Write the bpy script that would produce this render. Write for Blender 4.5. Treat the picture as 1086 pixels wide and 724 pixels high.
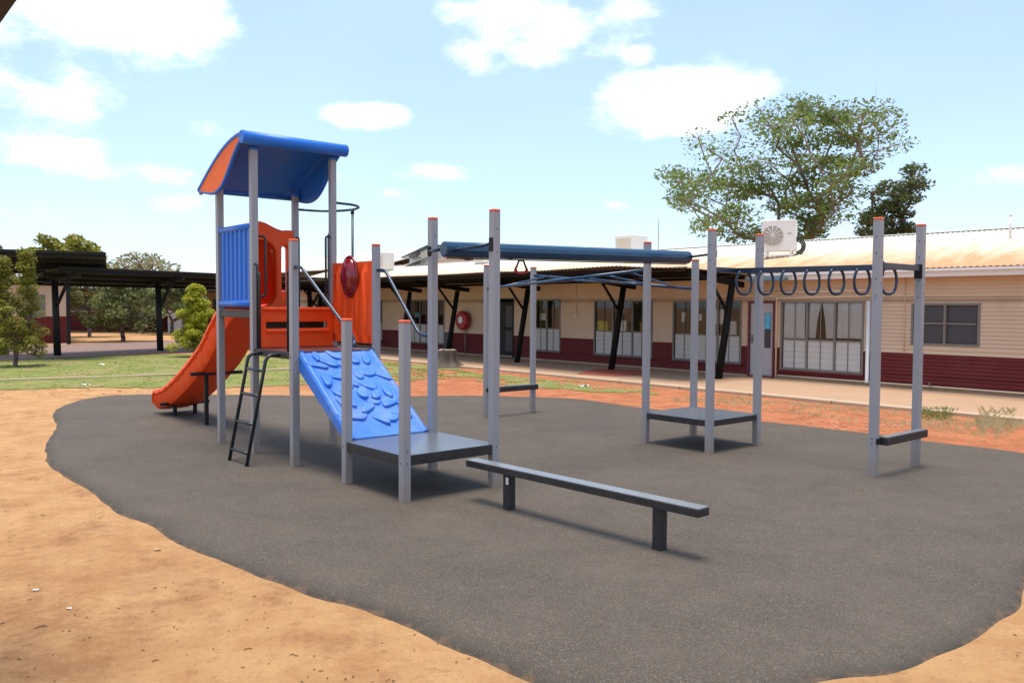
import bpy, bmesh, math, random
from mathutils import Vector, Matrix, noise
R = math.radians
random.seed(7)
for _n in list(bpy.data.objects): bpy.data.objects.remove(_n)
SC = bpy.context.scene
COL = SC.collection

# ------------------------------------------------------------------ camera
FPX, PIT, ROL, EYE = 891.8, R(2.371), R(.294), 2.0
cam_d = bpy.data.cameras.new('camera'); cam = bpy.data.objects.new('camera', cam_d); COL.objects.link(cam)
cam_d.sensor_width = 36.0; cam_d.lens = FPX / 1086 * 36.0; cam_d.clip_start = .05; cam_d.clip_end = 3000
cam.location = (0, 0, EYE)
cam.matrix_world = Matrix.Translation((0, 0, EYE)) @ Matrix.Rotation(R(90) - PIT, 4, 'X') @ Matrix.Rotation(ROL, 4, 'Z')
SC.camera = cam

def ray(u, v):
    a, b = u - 543, v - 362
    x = a * math.cos(ROL) + b * math.sin(ROL); y = -a * math.sin(ROL) + b * math.cos(ROL)
    ca, sa = math.cos(PIT), math.sin(PIT)
    return Vector((x / FPX, ca - y / FPX * sa, -sa - y / FPX * ca))
def at(u, v, z=0.):                      # survey point of the photo on a level of known height
    r = ray(u, v); return Vector((0, 0, EYE)) + r * ((z - EYE) / r.z)
def dep(u, v, Y):                        # survey point at a known distance
    r = ray(u, v); return Vector((0, 0, EYE)) + r * (Y / r.y)

TH = R(40.57)
E1 = Vector((math.cos(TH), math.sin(TH), 0)); E2 = Vector((-math.sin(TH), math.cos(TH), 0)); EZ = Vector((0, 0, 1))
ORG = Vector((-1.09, 8.53, 0)); S = 1.175; RP = 1.3
def L(a, b, z=0.): return ORG + E2 * a + E1 * b + EZ * z          # play structure frame
WALL0 = Vector((11.68, 19.1, 0))
def BW(s, off, z=0.): return WALL0 + E2 * s - E1 * off + EZ * z   # building frame (off = out of the wall)
GZ = -.075                                                        # soil level beside the rubber

# ------------------------------------------------------------------ materials
def nt(name):
    m = bpy.data.materials.new(name); m.use_nodes = True
    t = m.node_tree; return m, t, t.nodes, t.links, t.nodes['Principled BSDF']
def mat(name, col, rough=.5, var=.08, scale=6., bump=0., bscale=80., metal=0., spec=.5, dirt=None, dirt_amt=.3, coat=0., stretch=None):
    m, t, N, K, P = nt(name)
    P.inputs['Roughness'].default_value = rough; P.inputs['Metallic'].default_value = metal
    P.inputs['Specular IOR Level'].default_value = spec; P.inputs['Coat Weight'].default_value = coat
    tc = N.new('ShaderNodeTexCoord'); mp = N.new('ShaderNodeMapping'); K.new(tc.outputs['Object'], mp.inputs['Vector'])
    if stretch: mp.inputs['Scale'].default_value = stretch
    nz = N.new('ShaderNodeTexNoise'); nz.inputs['Scale'].default_value = scale; nz.inputs['Detail'].default_value = 6
    K.new(mp.outputs[0], nz.inputs['Vector'])
    mx = N.new('ShaderNodeMix'); mx.data_type = 'RGBA'
    a = [max(0, c * (1 - var)) for c in col]; b = [min(1, c * (1 + var)) for c in col]
    mx.inputs['A'].default_value = (*a, 1); mx.inputs['B'].default_value = (*b, 1)
    K.new(nz.outputs['Fac'], mx.inputs['Factor'])
    out = mx.outputs['Result']
    if dirt:
        n2 = N.new('ShaderNodeTexNoise'); n2.inputs['Scale'].default_value = scale * .6; n2.inputs['Detail'].default_value = 9; n2.inputs['Roughness'].default_value = .7
        K.new(mp.outputs[0], n2.inputs['Vector'])
        rp = N.new('ShaderNodeValToRGB'); rp.color_ramp.elements[0].position = .48; rp.color_ramp.elements[1].position = .72
        K.new(n2.outputs['Fac'], rp.inputs['Fac'])
        mu = N.new('ShaderNodeMath'); mu.operation = 'MULTIPLY'; mu.inputs[1].default_value = dirt_amt; K.new(rp.outputs['Color'], mu.inputs[0])
        m2 = N.new('ShaderNodeMix'); m2.data_type = 'RGBA'; m2.inputs['B'].default_value = (*dirt, 1)
        K.new(mu.outputs[0], m2.inputs['Factor']); K.new(out, m2.inputs['A']); out = m2.outputs['Result']
    K.new(out, P.inputs['Base Color'])
    rr = N.new('ShaderNodeMapRange'); rr.inputs['To Min'].default_value = max(.02, rough - .08); rr.inputs['To Max'].default_value = min(1, rough + .1)
    K.new(nz.outputs['Fac'], rr.inputs['Value']); K.new(rr.outputs[0], P.inputs['Roughness'])
    if bump:
        n3 = N.new('ShaderNodeTexNoise'); n3.inputs['Scale'].default_value = bscale; n3.inputs['Detail'].default_value = 4
        K.new(mp.outputs[0], n3.inputs['Vector'])
        bp = N.new('ShaderNodeBump'); bp.inputs['Strength'].default_value = bump; bp.inputs['Distance'].default_value = .02
        K.new(n3.outputs['Fac'], bp.inputs['Height']); K.new(bp.outputs[0], P.inputs['Normal'])
    return m

DUST = (.42, .24, .13)
M = {}
M['post'] = mat('post grey powder coat', (.29, .29, .305), .42, .05, 5, dirt=(.34, .27, .21), dirt_amt=.25, stretch=(1, 1, .35))
def splash(m, h=.4, amt=.6):
    t = m.node_tree; N, K = t.nodes, t.links; P = N['Principled BSDF']; src = P.inputs['Base Color'].links[0].from_socket
    g = N.new('ShaderNodeNewGeometry'); sp = N.new('ShaderNodeSeparateXYZ'); K.new(g.outputs['Position'], sp.inputs[0])
    nz = N.new('ShaderNodeTexNoise'); nz.inputs['Scale'].default_value = 14; nz.inputs['Detail'].default_value = 7; nz.inputs['Roughness'].default_value = .7; K.new(g.outputs['Position'], nz.inputs['Vector'])
    mr = N.new('ShaderNodeMapRange'); mr.interpolation_type = 'SMOOTHSTEP'; mr.inputs['From Min'].default_value = h; mr.inputs['From Max'].default_value = 0; K.new(sp.outputs['Z'], mr.inputs['Value'])
    mu = N.new('ShaderNodeMath'); mu.operation = 'MULTIPLY'; K.new(mr.outputs[0], mu.inputs[0]); K.new(nz.outputs['Fac'], mu.inputs[1])
    m2 = N.new('ShaderNodeMath'); m2.operation = 'MULTIPLY'; m2.inputs[1].default_value = amt * 1.6; m2.use_clamp = True; K.new(mu.outputs[0], m2.inputs[0])
    mx = N.new('ShaderNodeMix'); mx.data_type = 'RGBA'; K.new(m2.outputs[0], mx.inputs['Factor']); K.new(src, mx.inputs['A']); mx.inputs['B'].default_value = (.30, .19, .12, 1); K.new(mx.outputs['Result'], P.inputs['Base Color'])
splash(M['post'])
M['cap'] = mat('orange cap', (.80, .12, .03), .5, .06)
M['hole'] = mat('dark bolt', (.03, .03, .035), .4)
M['orange'] = mat('orange moulded plastic', (.88, .078, .006), .48, .06, 3, spec=.3, dirt=(.66, .18, .07), dirt_amt=.4, bump=.02, bscale=40)

M['blue'] = mat('blue moulded plastic', (.010, .15, .60), .42, .07, 3, spec=.4, dirt=(.07, .16, .44), dirt_amt=.5, bump=.02, bscale=40)
M['bluewall'] = mat('light blue climbing plastic', (.025, .165, .62), .5, .07, 4, dirt=(.20, .29, .47), dirt_amt=.75, bump=.03, bscale=60)
M['navy'] = mat('navy powder coated tube', (.005, .02, .05), .3, .1, 8, spec=.6)
M['trackblue'] = mat('deep blue coated beam', (.004, .042, .095), .25, .08, 3, spec=.6, dirt=(.04, .09, .15), dirt_amt=.2)
M['black'] = mat('black tube', (.012, .018, .026), .35, .1, 10)
M['greenblack'] = mat('dark green tube', (.012, .045, .05), .35, .1, 10)
def settle(m, col=(.42, .26, .17), amt=.38):      # dust lies on faces that look up
    t = m.node_tree; N, K = t.nodes, t.links; P = N['Principled BSDF']; src = P.inputs['Base Color'].links[0].from_socket
    g = N.new('ShaderNodeNewGeometry'); sp = N.new('ShaderNodeSeparateXYZ'); K.new(g.outputs['Normal'], sp.inputs[0])
    nz = N.new('ShaderNodeTexNoise'); nz.inputs['Scale'].default_value = 5; nz.inputs['Detail'].default_value = 9; nz.inputs['Roughness'].default_value = .75; K.new(g.outputs['Position'], nz.inputs['Vector'])
    a = N.new('ShaderNodeMapRange'); a.inputs['From Min'].default_value = .25; a.inputs['From Max'].default_value = .95; K.new(sp.outputs['Z'], a.inputs['Value'])
    b = N.new('ShaderNodeMapRange'); b.inputs['From Min'].default_value = .42; b.inputs['From Max'].default_value = .68; b.inputs['To Max'].default_value = amt; K.new(nz.outputs['Fac'], b.inputs['Value'])
    mu = N.new('ShaderNodeMath'); mu.operation = 'MULTIPLY'; K.new(a.outputs[0], mu.inputs[0]); K.new(b.outputs[0], mu.inputs[1])
    # fine pale scratches all over
    mp = N.new('ShaderNodeMapping'); mp.inputs['Scale'].default_value = (3, 40, 9); mp.inputs['Rotation'].default_value = (.4, .3, .7); K.new(g.outputs['Position'], mp.inputs['Vector'])
    n2 = N.new('ShaderNodeTexNoise'); n2.inputs['Scale'].default_value = 2.2; n2.inputs['Detail'].default_value = 5; K.new(mp.outputs[0], n2.inputs['Vector'])
    c = N.new('ShaderNodeMapRange'); c.inputs['From Min'].default_value = .64; c.inputs['From Max'].default_value = .74; c.inputs['To Max'].default_value = .22; K.new(n2.outputs['Fac'], c.inputs['Value'])
    ad = N.new('ShaderNodeMath'); ad.operation = 'MAXIMUM'; K.new(mu.outputs[0], ad.inputs[0]); K.new(c.outputs[0], ad.inputs[1])
    mx = N.new('ShaderNodeMix'); mx.data_type = 'RGBA'; K.new(ad.outputs[0], mx.inputs['Factor']); K.new(src, mx.inputs['A']); mx.inputs['B'].default_value = (*col, 1); K.new(mx.outputs['Result'], P.inputs['Base Color'])
settle(M['orange'], (.62, .30, .16)); settle(M['blue'], (.22, .26, .38)); settle(M['bluewall'], (.22, .28, .40), .35)
M['orangeend'] = mat('sun faded orange plastic', (.84, .15, .015), .55, .12, 4, spec=.25, dirt=(.62, .10, .03), dirt_amt=.6)
M['red'] = mat('red plastic', (.32, .010, .012), .3, .08, 6)
M['bubble'] = mat('dark red dome', (.20, .003, .008), .15, .1, 6, spec=.7)
M['deckside'] = mat('charcoal coated edge', (.017, .016, .017), .5, .1, 12, dirt=(.10, .075, .06), dirt_amt=.25)
M['deckmaroon'] = mat('worn maroon deck coating', (.085, .03, .03), .4, .15, 10, dirt=(.16, .07, .055), dirt_amt=.5)
def deck_material():
    m, t, N, K, P = nt('perforated deck coating')
    tc = N.new('ShaderNodeTexCoord'); mp = N.new('ShaderNodeMapping'); mp.inputs['Rotation'].default_value = (0, 0, -TH)
    K.new(tc.outputs['Object'], mp.inputs['Vector'])
    vo = N.new('ShaderNodeTexVoronoi'); vo.inputs['Scale'].default_value = 38; vo.inputs['Randomness'].default_value = 0
    K.new(mp.outputs[0], vo.inputs['Vector'])
    rp = N.new('ShaderNodeValToRGB'); rp.color_ramp.elements[0].position = .24; rp.color_ramp.elements[1].position = .32
    rp.color_ramp.elements[0].color = (.004, .004, .004, 1); rp.color_ramp.elements[1].color = (.115, .122, .135, 1)
    K.new(vo.outputs['Distance'], rp.inputs['Fac'])
    nz = N.new('ShaderNodeTexNoise'); nz.inputs['Scale'].default_value = 5; nz.inputs['Detail'].default_value = 8; K.new(mp.outputs[0], nz.inputs['Vector'])
    r2 = N.new('ShaderNodeValToRGB'); r2.color_ramp.elements[0].position = .5; r2.color_ramp.elements[1].position = .75; K.new(nz.outputs['Fac'], r2.inputs['Fac'])
    mu = N.new('ShaderNodeMath'); mu.operation = 'MULTIPLY'; mu.inputs[1].default_value = .3; K.new(r2.outputs['Color'], mu.inputs[0])
    mx = N.new('ShaderNodeMix'); mx.data_type = 'RGBA'; K.new(mu.outputs[0], mx.inputs['Factor']); K.new(rp.outputs['Color'], mx.inputs['A']); mx.inputs['B'].default_value = (.17, .14, .12, 1)
    K.new(mx.outputs['Result'], P.inputs['Base Color']); P.inputs['Roughness'].default_value = .27
    return m
M['deck'] = deck_material()
M['beamtop'] = mat('beam coating with painted sheen', (.17, .175, .185), .25, .08, 3, dirt=(.22, .19, .16), dirt_amt=.15)  # sky sheen put into the top's colour, lighter than the plank sides
def wall_mat(name, col, stain, amt):
    return mat(name, col, .65, .06, 2.2, spec=.2, dirt=stain, dirt_amt=amt, stretch=(1, 1, .5))
M['cream'] = wall_mat('cream painted boards', (.60, .445, .305), (.49, .33, .20), .35)
M['maroon'] = wall_mat('maroon painted boards', (.13, .017, .016), (.17, .045, .03), .4)
M['maroontrim'] = mat('maroon trim', (.12, .016, .02), .5)
M['white'] = mat('white painted trim', (.74, .72, .70), .45, .05, 4, dirt=(.6, .5, .4), dirt_amt=.25)
M['creamtrim'] = mat('cream pipe', (.66, .53, .38), .5, .05)
M['alu'] = mat('weathered metal frame', (.17, .15, .125), .5, .1, 6)
M['whitepanel'] = mat('opaque white glass panel', (.46, .44, .41), .4, .06, 3, dirt=(.45, .38, .32), dirt_amt=.35)
M['doorgrey'] = mat('grey door', (.40, .37, .38), .4, .06, 3)
M['dark'] = mat('dark opening', (.02, .018, .016), .8)
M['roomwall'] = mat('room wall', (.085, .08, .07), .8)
M['curtain'] = mat('pale curtain', (.78, .76, .74), .9, .15, 12, stretch=(4, 4, .6))
M['screen'] = mat('dark insect screen', (.045, .04, .042), .5, .2, 5)
def glass_mat():
    m, t, N, K, P = nt('window glass'); N.remove(P)
    o = [n for n in N if n.type == 'OUTPUT_MATERIAL'][0]
    tr = N.new('ShaderNodeBsdfTransparent'); tr.inputs[0].default_value = (.82, .83, .82, 1)
    gl = N.new('ShaderNodeBsdfGlossy'); gl.inputs['Roughness'].default_value = .03; gl.inputs['Color'].default_value = (.9, .9, .9, 1)
    fr = N.new('ShaderNodeFresnel'); fr.inputs['IOR'].default_value = 1.6
    mx = N.new('ShaderNodeMixShader'); K.new(fr.outputs[0], mx.inputs[0]); K.new(tr.outputs[0], mx.inputs[1]); K.new(gl.outputs[0], mx.inputs[2])
    K.new(mx.outputs[0], o.inputs['Surface']); return m
M['glass'] = glass_mat()
M['timber'] = mat('black stained timber', (.010, .008, .007), .8, .3, 5, spec=.15, bump=.3, bscale=20, stretch=(3, 3, .4))
M['steelblack'] = mat('black steel', (.016, .014, .013), .6, .15, 6, spec=.25)
M['verroof'] = mat('brown corrugated sheet', (.085, .055, .04), .6, .2, 3, dirt=(.2, .1, .06), dirt_amt=.4)
M['walkroof'] = mat('dark corrugated sheet', (.05, .042, .036), .55, .2, 2)
M['acwhite'] = mat('off white metal casing', (.74, .71, .66), .4, .05, 4, dirt=(.6, .5, .38), dirt_amt=.3)
M['acgrille'] = mat('grille grey', (.36, .33, .28), .6)
M['rubberhose'] = mat('black hose', (.015, .014, .013), .6)
M['bark'] = mat('bark', (.13, .10, .085), .9, .3, 10, bump=.5, bscale=14, stretch=(2, 2, .5))
M['barkpale'] = mat('pale bark', (.23, .18, .15), .9, .3, 10, bump=.5, bscale=14, stretch=(2, 2, .5))
M['stump'] = mat('weathered stump wood', (.10, .072, .054), .9, .7, 9, bump=.7, bscale=10, stretch=(3, 3, .35), dirt=(.03, .022, .017), dirt_amt=.8)
M['stumptop'] = mat('sawn stump top', (.26, .205, .155), .9, .3, 14, dirt=(.15, .1, .07), dirt_amt=.6)
M['concrete'] = mat('dusty concrete path', (.38, .235, .14), .85, .12, 1.3, dirt=(.45, .22, .10), dirt_amt=.5, bump=.1, bscale=60)
M['kerbcon'] = mat('concrete kerb', (.43, .31, .20), .85, .14, 3, dirt=(.4, .22, .12), dirt_amt=.5, bump=.1, bscale=60)
M['paving'] = mat('red paving', (.20, .12, .09), .85, .14, 2, dirt=(.30, .18, .12), dirt_amt=.5)
M['redmat'] = mat('faded red mat', (.33, .06, .035), .9, .2, 6, dirt=(.40, .2, .1), dirt_amt=.45)
M['paper'] = mat('paper', (.72, .71, .69), .8)
M['yellow'] = mat('yellow green card', (.45, .42, .04), .8)
M['tan'] = mat('tan card', (.55, .28, .10), .8)
M['aqua'] = mat('aqua poster', (.08, .40, .55), .6, .6, 9)
M['sheetgrey'] = mat('galvanised sheet', (.48, .48, .47), .35, .1, 4, metal=.5)
M['tanleaf'] = mat('bleached leaf', (.46, .32, .19), .9)
M['panelglass'] = mat('solar glass', (.02, .025, .04), .1)

def roof_mat():
    m, t, N, K, P = nt('sun bleached corrugated iron with rust')
    P.inputs['Roughness'].default_value = .5
    tc = N.new('ShaderNodeTexCoord'); sp = N.new('ShaderNodeSeparateXYZ')
    mp = N.new('ShaderNodeMapping'); mp.vector_type = 'POINT'; mp.inputs['Rotation'].default_value = (0, 0, -TH)
    K.new(tc.outputs['Object'], mp.inputs['Vector']); K.new(mp.outputs[0], sp.inputs[0])
    nz = N.new('ShaderNodeTexNoise'); nz.inputs['Scale'].default_value = 1.6; nz.inputs['Detail'].default_value = 8; nz.inputs['Roughness'].default_value = .65
    m2 = N.new('ShaderNodeMapping'); m2.inputs['Scale'].default_value = (.35, 1.5, 1); K.new(mp.outputs[0], m2.inputs['Vector']); K.new(m2.outputs[0], nz.inputs['Vector'])
    # local x (along E1, 0 at the wall) : rust has crept up from the gutter edge
    mr = N.new('ShaderNodeMapRange'); mr.inputs['From Min'].default_value = -.5; mr.inputs['From Max'].default_value = 3.2; mr.inputs['To Min'].default_value = .62; mr.inputs['To Max'].default_value = -.12
    K.new(sp.outputs['X'], mr.inputs['Value'])
    ad = N.new('ShaderNodeMath'); ad.operation = 'ADD'; K.new(mr.outputs[0], ad.inputs[0]); K.new(nz.outputs['Fac'], ad.inputs[1])
    rp = N.new('ShaderNodeValToRGB'); e = rp.color_ramp.elements
    e[0].position = .42; e[0].color = (.66, .60, .50, 1); e[1].position = 1.0; e[1].color = (.50, .26, .10, 1)
    x = e.new(.72); x.color = (.62, .46, .29, 1)
    K.new(ad.outputs[0], rp.inputs['Fac']); K.new(rp.outputs['Color'], P.inputs['Base Color'])
    return m
M['roof'] = roof_mat()

def ground_mat():
    m, t, N, K, P = nt('sandy red earth')
    P.inputs['Roughness'].default_value = .95; P.inputs['Specular IOR Level'].default_value = .15
    g = N.new('ShaderNodeNewGeometry'); sp = N.new('ShaderNodeSeparateXYZ'); K.new(g.outputs['Position'], sp.inputs[0])
    def noi(sc, det=6, rough=.55):
        n = N.new('ShaderNodeTexNoise'); n.inputs['Scale'].default_value = sc; n.inputs['Detail'].default_value = det; n.inputs['Roughness'].default_value = rough
        K.new(g.outputs['Position'], n.inputs['Vector']); return n.outputs['Fac']
    def mth(op, a, b):
        n = N.new('ShaderNodeMath'); n.operation = op
        for i, q in enumerate((a, b)):
            if isinstance(q, (int, float)): n.inputs[i].default_value = q
            else: K.new(q, n.inputs[i])
        return n.outputs[0]
    def mix(f, a, b):
        n = N.new('ShaderNodeMix'); n.data_type = 'RGBA'
        if isinstance(f, float): n.inputs['Factor'].default_value = f
        else: K.new(f, n.inputs['Factor'])
        for k, q in (('A', a), ('B', b)):
            if isinstance(q, tuple): n.inputs[k].default_value = (*q, 1)
            else: K.new(q, n.inputs[k])
        return n.outputs['Result']
    def ramp(f, p0, p1):
        n = N.new('ShaderNodeMapRange'); n.interpolation_type = 'SMOOTHSTEP'; n.inputs['From Min'].default_value = p0; n.inputs['From Max'].default_value = p1
        K.new(f, n.inputs['Value']); return n.outputs[0]
    big = noi(.35, 5); mid = noi(1.7, 8, .65); fine = noi(9, 8, .7); grit = noi(70, 4, .7)
    sand = mix(ramp(mid, .35, .7), (.52, .295, .132), (.42, .215, .09))
    sand = mix(mth('MULTIPLY', ramp(fine, .50, .72), .55), sand, (.29, .135, .065))
    red = mix(ramp(mid, .35, .65), (.47, .17, .075), (.35, .115, .05))
    red = mix(mth('MULTIPLY', ramp(fine, .5, .7), .5), red, (.52, .25, .12))
    # redder earth behind and right of the soft fall pad
    f = mth('ADD', mth('MULTIPLY', sp.outputs['X'], .10), mth('MULTIPLY', sp.outputs['Y'], .075))
    f = mth('SUBTRACT', f, mth('MULTIPLY', mth('MAXIMUM', mth('SUBTRACT', sp.outputs['Y'], 24.0), 0.0), .12))
    f = mth('ADD', f, mth('MULTIPLY', big, .8))
    col = mix(ramp(f, 1.15, 1.65), sand, red)
    st = mth('MULTIPLY', ramp(sp.outputs['X'], -1.2, -3.4), ramp(sp.outputs['Y'], 8.5, 5.0))
    col = mix(mth('MULTIPLY', mth('MULTIPLY', st, ramp(noi(2.3, 10, .8), .40, .62)), .6), col, (.24, .095, .045))
    col = mix(mth('MULTIPLY', ramp(noi(1.1, 10, .8), .50, .68), .7), col, (.25, .105, .05))
    col = mix(mth('MULTIPLY', ramp(grit, .58, .70), .55), col, (.20, .09, .05))
    col = mix(mth('MULTIPLY', ramp(grit, .42, .30), .35), col, (.66, .42, .24))
    K.new(col, P.inputs['Base Color'])
    b1 = N.new('ShaderNodeBump'); b1.inputs['Strength'].default_value = .9; b1.inputs['Distance'].default_value = .045
    hh = mth('ADD', mth('MULTIPLY', noi(4.5, 3, .5), 2.2), mth('ADD', mth('MULTIPLY', fine, 1.0), mth('MULTIPLY', grit, .35))); K.new(hh, b1.inputs['Height']); K.new(b1.outputs[0], P.inputs['Normal'])
    return m
M['ground'] = ground_mat()

def rubber_mat():
    m, t, N, K, P = nt('crumb rubber')
    P.inputs['Roughness'].default_value = .82; P.inputs['Specular IOR Level'].default_value = .3
    g = N.new('ShaderNodeNewGeometry')
    vo = N.new('ShaderNodeTexVoronoi'); vo.inputs['Scale'].default_value = 140; K.new(g.outputs['Position'], vo.inputs['Vector'])
    sp = N.new('ShaderNodeSeparateColor'); K.new(vo.outputs['Color'], sp.inputs[0])
    rp = N.new('ShaderNodeValToRGB'); e = rp.color_ramp.elements; rp.color_ramp.interpolation = 'CONSTANT'
    e[0].position = 0; e[0].color = (.058, .045, .033, 1); e[1].position = .45; e[1].color = (.080, .061, .045, 1)
    for p_, c_ in ((.70, (.105, .078, .056)), (.84, (.08, .075, .070)), (.93, (.165, .115, .072)), (.985, (.165, .15, .13))):
        x = e.new(p_); x.color = (*c_, 1)
    K.new(sp.outputs[0], rp.inputs['Fac'])
    nz = N.new('ShaderNodeTexNoise'); nz.inputs['Scale'].default_value = .9; nz.inputs['Detail'].default_value = 7; nz.inputs['Roughness'].default_value = .6; K.new(g.outputs['Position'], nz.inputs['Vector'])
    mr = N.new('ShaderNodeMapRange'); mr.inputs['From Min'].default_value = .35; mr.inputs['From Max'].default_value = .7; mr.inputs['To Min'].default_value = .0; mr.inputs['To Max'].default_value = .38; K.new(nz.outputs['Fac'], mr.inputs['Value'])
    mx = N.new('ShaderNodeMix'); mx.data_type = 'RGBA'; K.new(mr.outputs[0], mx.inputs['Factor']); K.new(rp.outputs['Color'], mx.inputs['A']); mx.inputs['B'].default_value = (.135, .10, .073, 1)
    n2 = N.new('ShaderNodeTexNoise'); n2.inputs['Scale'].default_value = 3.1; n2.inputs['Detail'].default_value = 8; n2.inputs['Roughness'].default_value = .7; K.new(g.outputs['Position'], n2.inputs['Vector'])
    m3 = N.new('ShaderNodeMapRange'); m3.inputs['From Min'].default_value = .3; m3.inputs['From Max'].default_value = .7; m3.inputs['To Min'].default_value = .9; m3.inputs['To Max'].default_value = 1.12; K.new(n2.outputs['Fac'], m3.inputs['Value'])
    ml = N.new('ShaderNodeMix'); ml.data_type = 'RGBA'; ml.blend_type = 'MULTIPLY'; ml.inputs['Factor'].default_value = 1
    K.new(mx.outputs['Result'], ml.inputs['A']); K.new(m3.outputs[0], ml.inputs['B'])
    # rim shade painted into the colour by slope; sand has drifted against its foot
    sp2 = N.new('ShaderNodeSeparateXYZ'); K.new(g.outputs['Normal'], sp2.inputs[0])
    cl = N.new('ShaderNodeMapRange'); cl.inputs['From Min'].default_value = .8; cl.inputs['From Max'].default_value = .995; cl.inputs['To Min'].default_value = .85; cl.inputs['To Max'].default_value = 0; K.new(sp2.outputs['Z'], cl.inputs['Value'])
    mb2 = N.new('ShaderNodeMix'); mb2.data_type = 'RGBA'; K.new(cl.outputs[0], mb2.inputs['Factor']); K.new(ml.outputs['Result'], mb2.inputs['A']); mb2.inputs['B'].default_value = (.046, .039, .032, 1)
    sp3 = N.new('ShaderNodeSeparateXYZ'); K.new(g.outputs['Position'], sp3.inputs[0])
    n4 = N.new('ShaderNodeTexNoise'); n4.inputs['Scale'].default_value = 7; n4.inputs['Detail'].default_value = 9; n4.inputs['Roughness'].default_value = .75; K.new(g.outputs['Position'], n4.inputs['Vector'])
    a1 = N.new('ShaderNodeMath'); a1.operation = 'MULTIPLY_ADD'; a1.inputs[1].default_value = .16; a1.inputs[2].default_value = -.140; K.new(n4.outputs['Fac'], a1.inputs[0])
    a2 = N.new('ShaderNodeMath'); a2.operation = 'SUBTRACT'; K.new(a1.outputs[0], a2.inputs[0]); K.new(sp3.outputs['Z'], a2.inputs[1])
    a3 = N.new('ShaderNodeMapRange'); a3.inputs['From Min'].default_value = -.004; a3.inputs['From Max'].default_value = .02; a3.inputs['To Max'].default_value = .3; K.new(a2.outputs[0], a3.inputs['Value'])
    mb3 = N.new('ShaderNodeMix'); mb3.data_type = 'RGBA'; K.new(a3.outputs[0], mb3.inputs['Factor']); K.new(mb2.outputs['Result'], mb3.inputs['A']); mb3.inputs['B'].default_value = (.30, .17, .085, 1)
    K.new(mb3.outputs['Result'], P.inputs['Base Color'])
    bp = N.new('ShaderNodeBump'); bp.inputs['Strength'].default_value = .45; bp.inputs['Distance'].default_value = .008
    K.new(vo.outputs['Distance'], bp.inputs['Height']); K.new(bp.outputs[0], P.inputs['Normal'])
    return m
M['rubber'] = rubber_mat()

def leaf_mat(name, cols, trans=.35):
    m, t, N, K, P = nt(name)
    oi = N.new('ShaderNodeNewGeometry')
    rp = N.new('ShaderNodeValToRGB'); e = rp.color_ramp.elements
    e[0].color = (*cols[0], 1); e[1].color = (*cols[-1], 1)
    for i, c in enumerate(cols[1:-1]): x = e.new((i + 1) / (len(cols) - 1)); x.color = (*c, 1)
    K.new(oi.outputs['Random Per Island'], rp.inputs['Fac']); K.new(rp.outputs['Color'], P.inputs['Base Color'])
    P.inputs['Roughness'].default_value = .55; P.inputs['Specular IOR Level'].default_value = .3
    o = [n for n in N if n.type == 'OUTPUT_MATERIAL'][0]
    tl = N.new('ShaderNodeBsdfTranslucent'); K.new(rp.outputs['Color'], tl.inputs['Color'])
    mx = N.new('ShaderNodeMixShader'); mx.inputs[0].default_value = trans; K.new(P.outputs[0], mx.inputs[1]); K.new(tl.outputs[0], mx.inputs[2]); K.new(mx.outputs[0], o.inputs['Surface'])
    return m
M['leafbig'] = leaf_mat('broad crown leaves', [(.085, .14, .025), (.14, .215, .04), (.21, .29, .06), (.16, .17, .07)])
M['leafdark'] = leaf_mat('dark crown leaves', [(.05, .08, .022), (.085, .12, .035), (.14, .16, .05)])
M['leafmid'] = leaf_mat('mid green leaves', [(.14, .15, .025), (.25, .245, .035), (.36, .32, .06)])
M['leafyellow'] = leaf_mat('yellow green leaves', [(.24, .26, .02), (.42, .42, .03), (.55, .50, .06)])
M['leafdull'] = leaf_mat('dull leaves', [(.09, .11, .03), (.15, .17, .045), (.22, .21, .08)])
M['leafdry'] = leaf_mat('sparse dry leaves', [(.20, .18, .09), (.30, .27, .13), (.22, .23, .09)])
M['grassblade'] = leaf_mat('lawn blades', [(.17, .22, .05), (.24, .28, .07), (.33, .31, .12)])
M['drygrass'] = leaf_mat('dry grass blades', [(.48, .44, .22), (.62, .53, .30), (.36, .36, .15)])
def lawn_mat():
    m, t, N, K, P = nt('mown lawn'); P.inputs['Roughness'].default_value = .9; P.inputs['Specular IOR Level'].default_value = .1
    g = N.new('ShaderNodeNewGeometry')
    a = N.new('ShaderNodeTexNoise'); a.inputs['Scale'].default_value = .8; a.inputs['Detail'].default_value = 9; a.inputs['Roughness'].default_value = .7; K.new(g.outputs['Position'], a.inputs['Vector'])
    rp = N.new('ShaderNodeValToRGB'); e = rp.color_ramp.elements; e[0].position = .34; e[0].color = (.18, .215, .05, 1); e[1].position = .62; e[1].color = (.36, .25, .12, 1)
    x = e.new(.52); x.color = (.26, .265, .08, 1)
    K.new(a.outputs['Fac'], rp.inputs['Fac']); K.new(rp.outputs['Color'], P.inputs['Base Color'])
    b = N.new('ShaderNodeTexNoise'); b.inputs['Scale'].default_value = 45; K.new(g.outputs['Position'], b.inputs['Vector'])
    bp = N.new('ShaderNodeBump'); bp.inputs['Distance'].default_value = .05; K.new(b.outputs['Fac'], bp.inputs['Height']); K.new(bp.outputs[0], P.inputs['Normal'])
    return m
M['lawn'] = lawn_mat()

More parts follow.
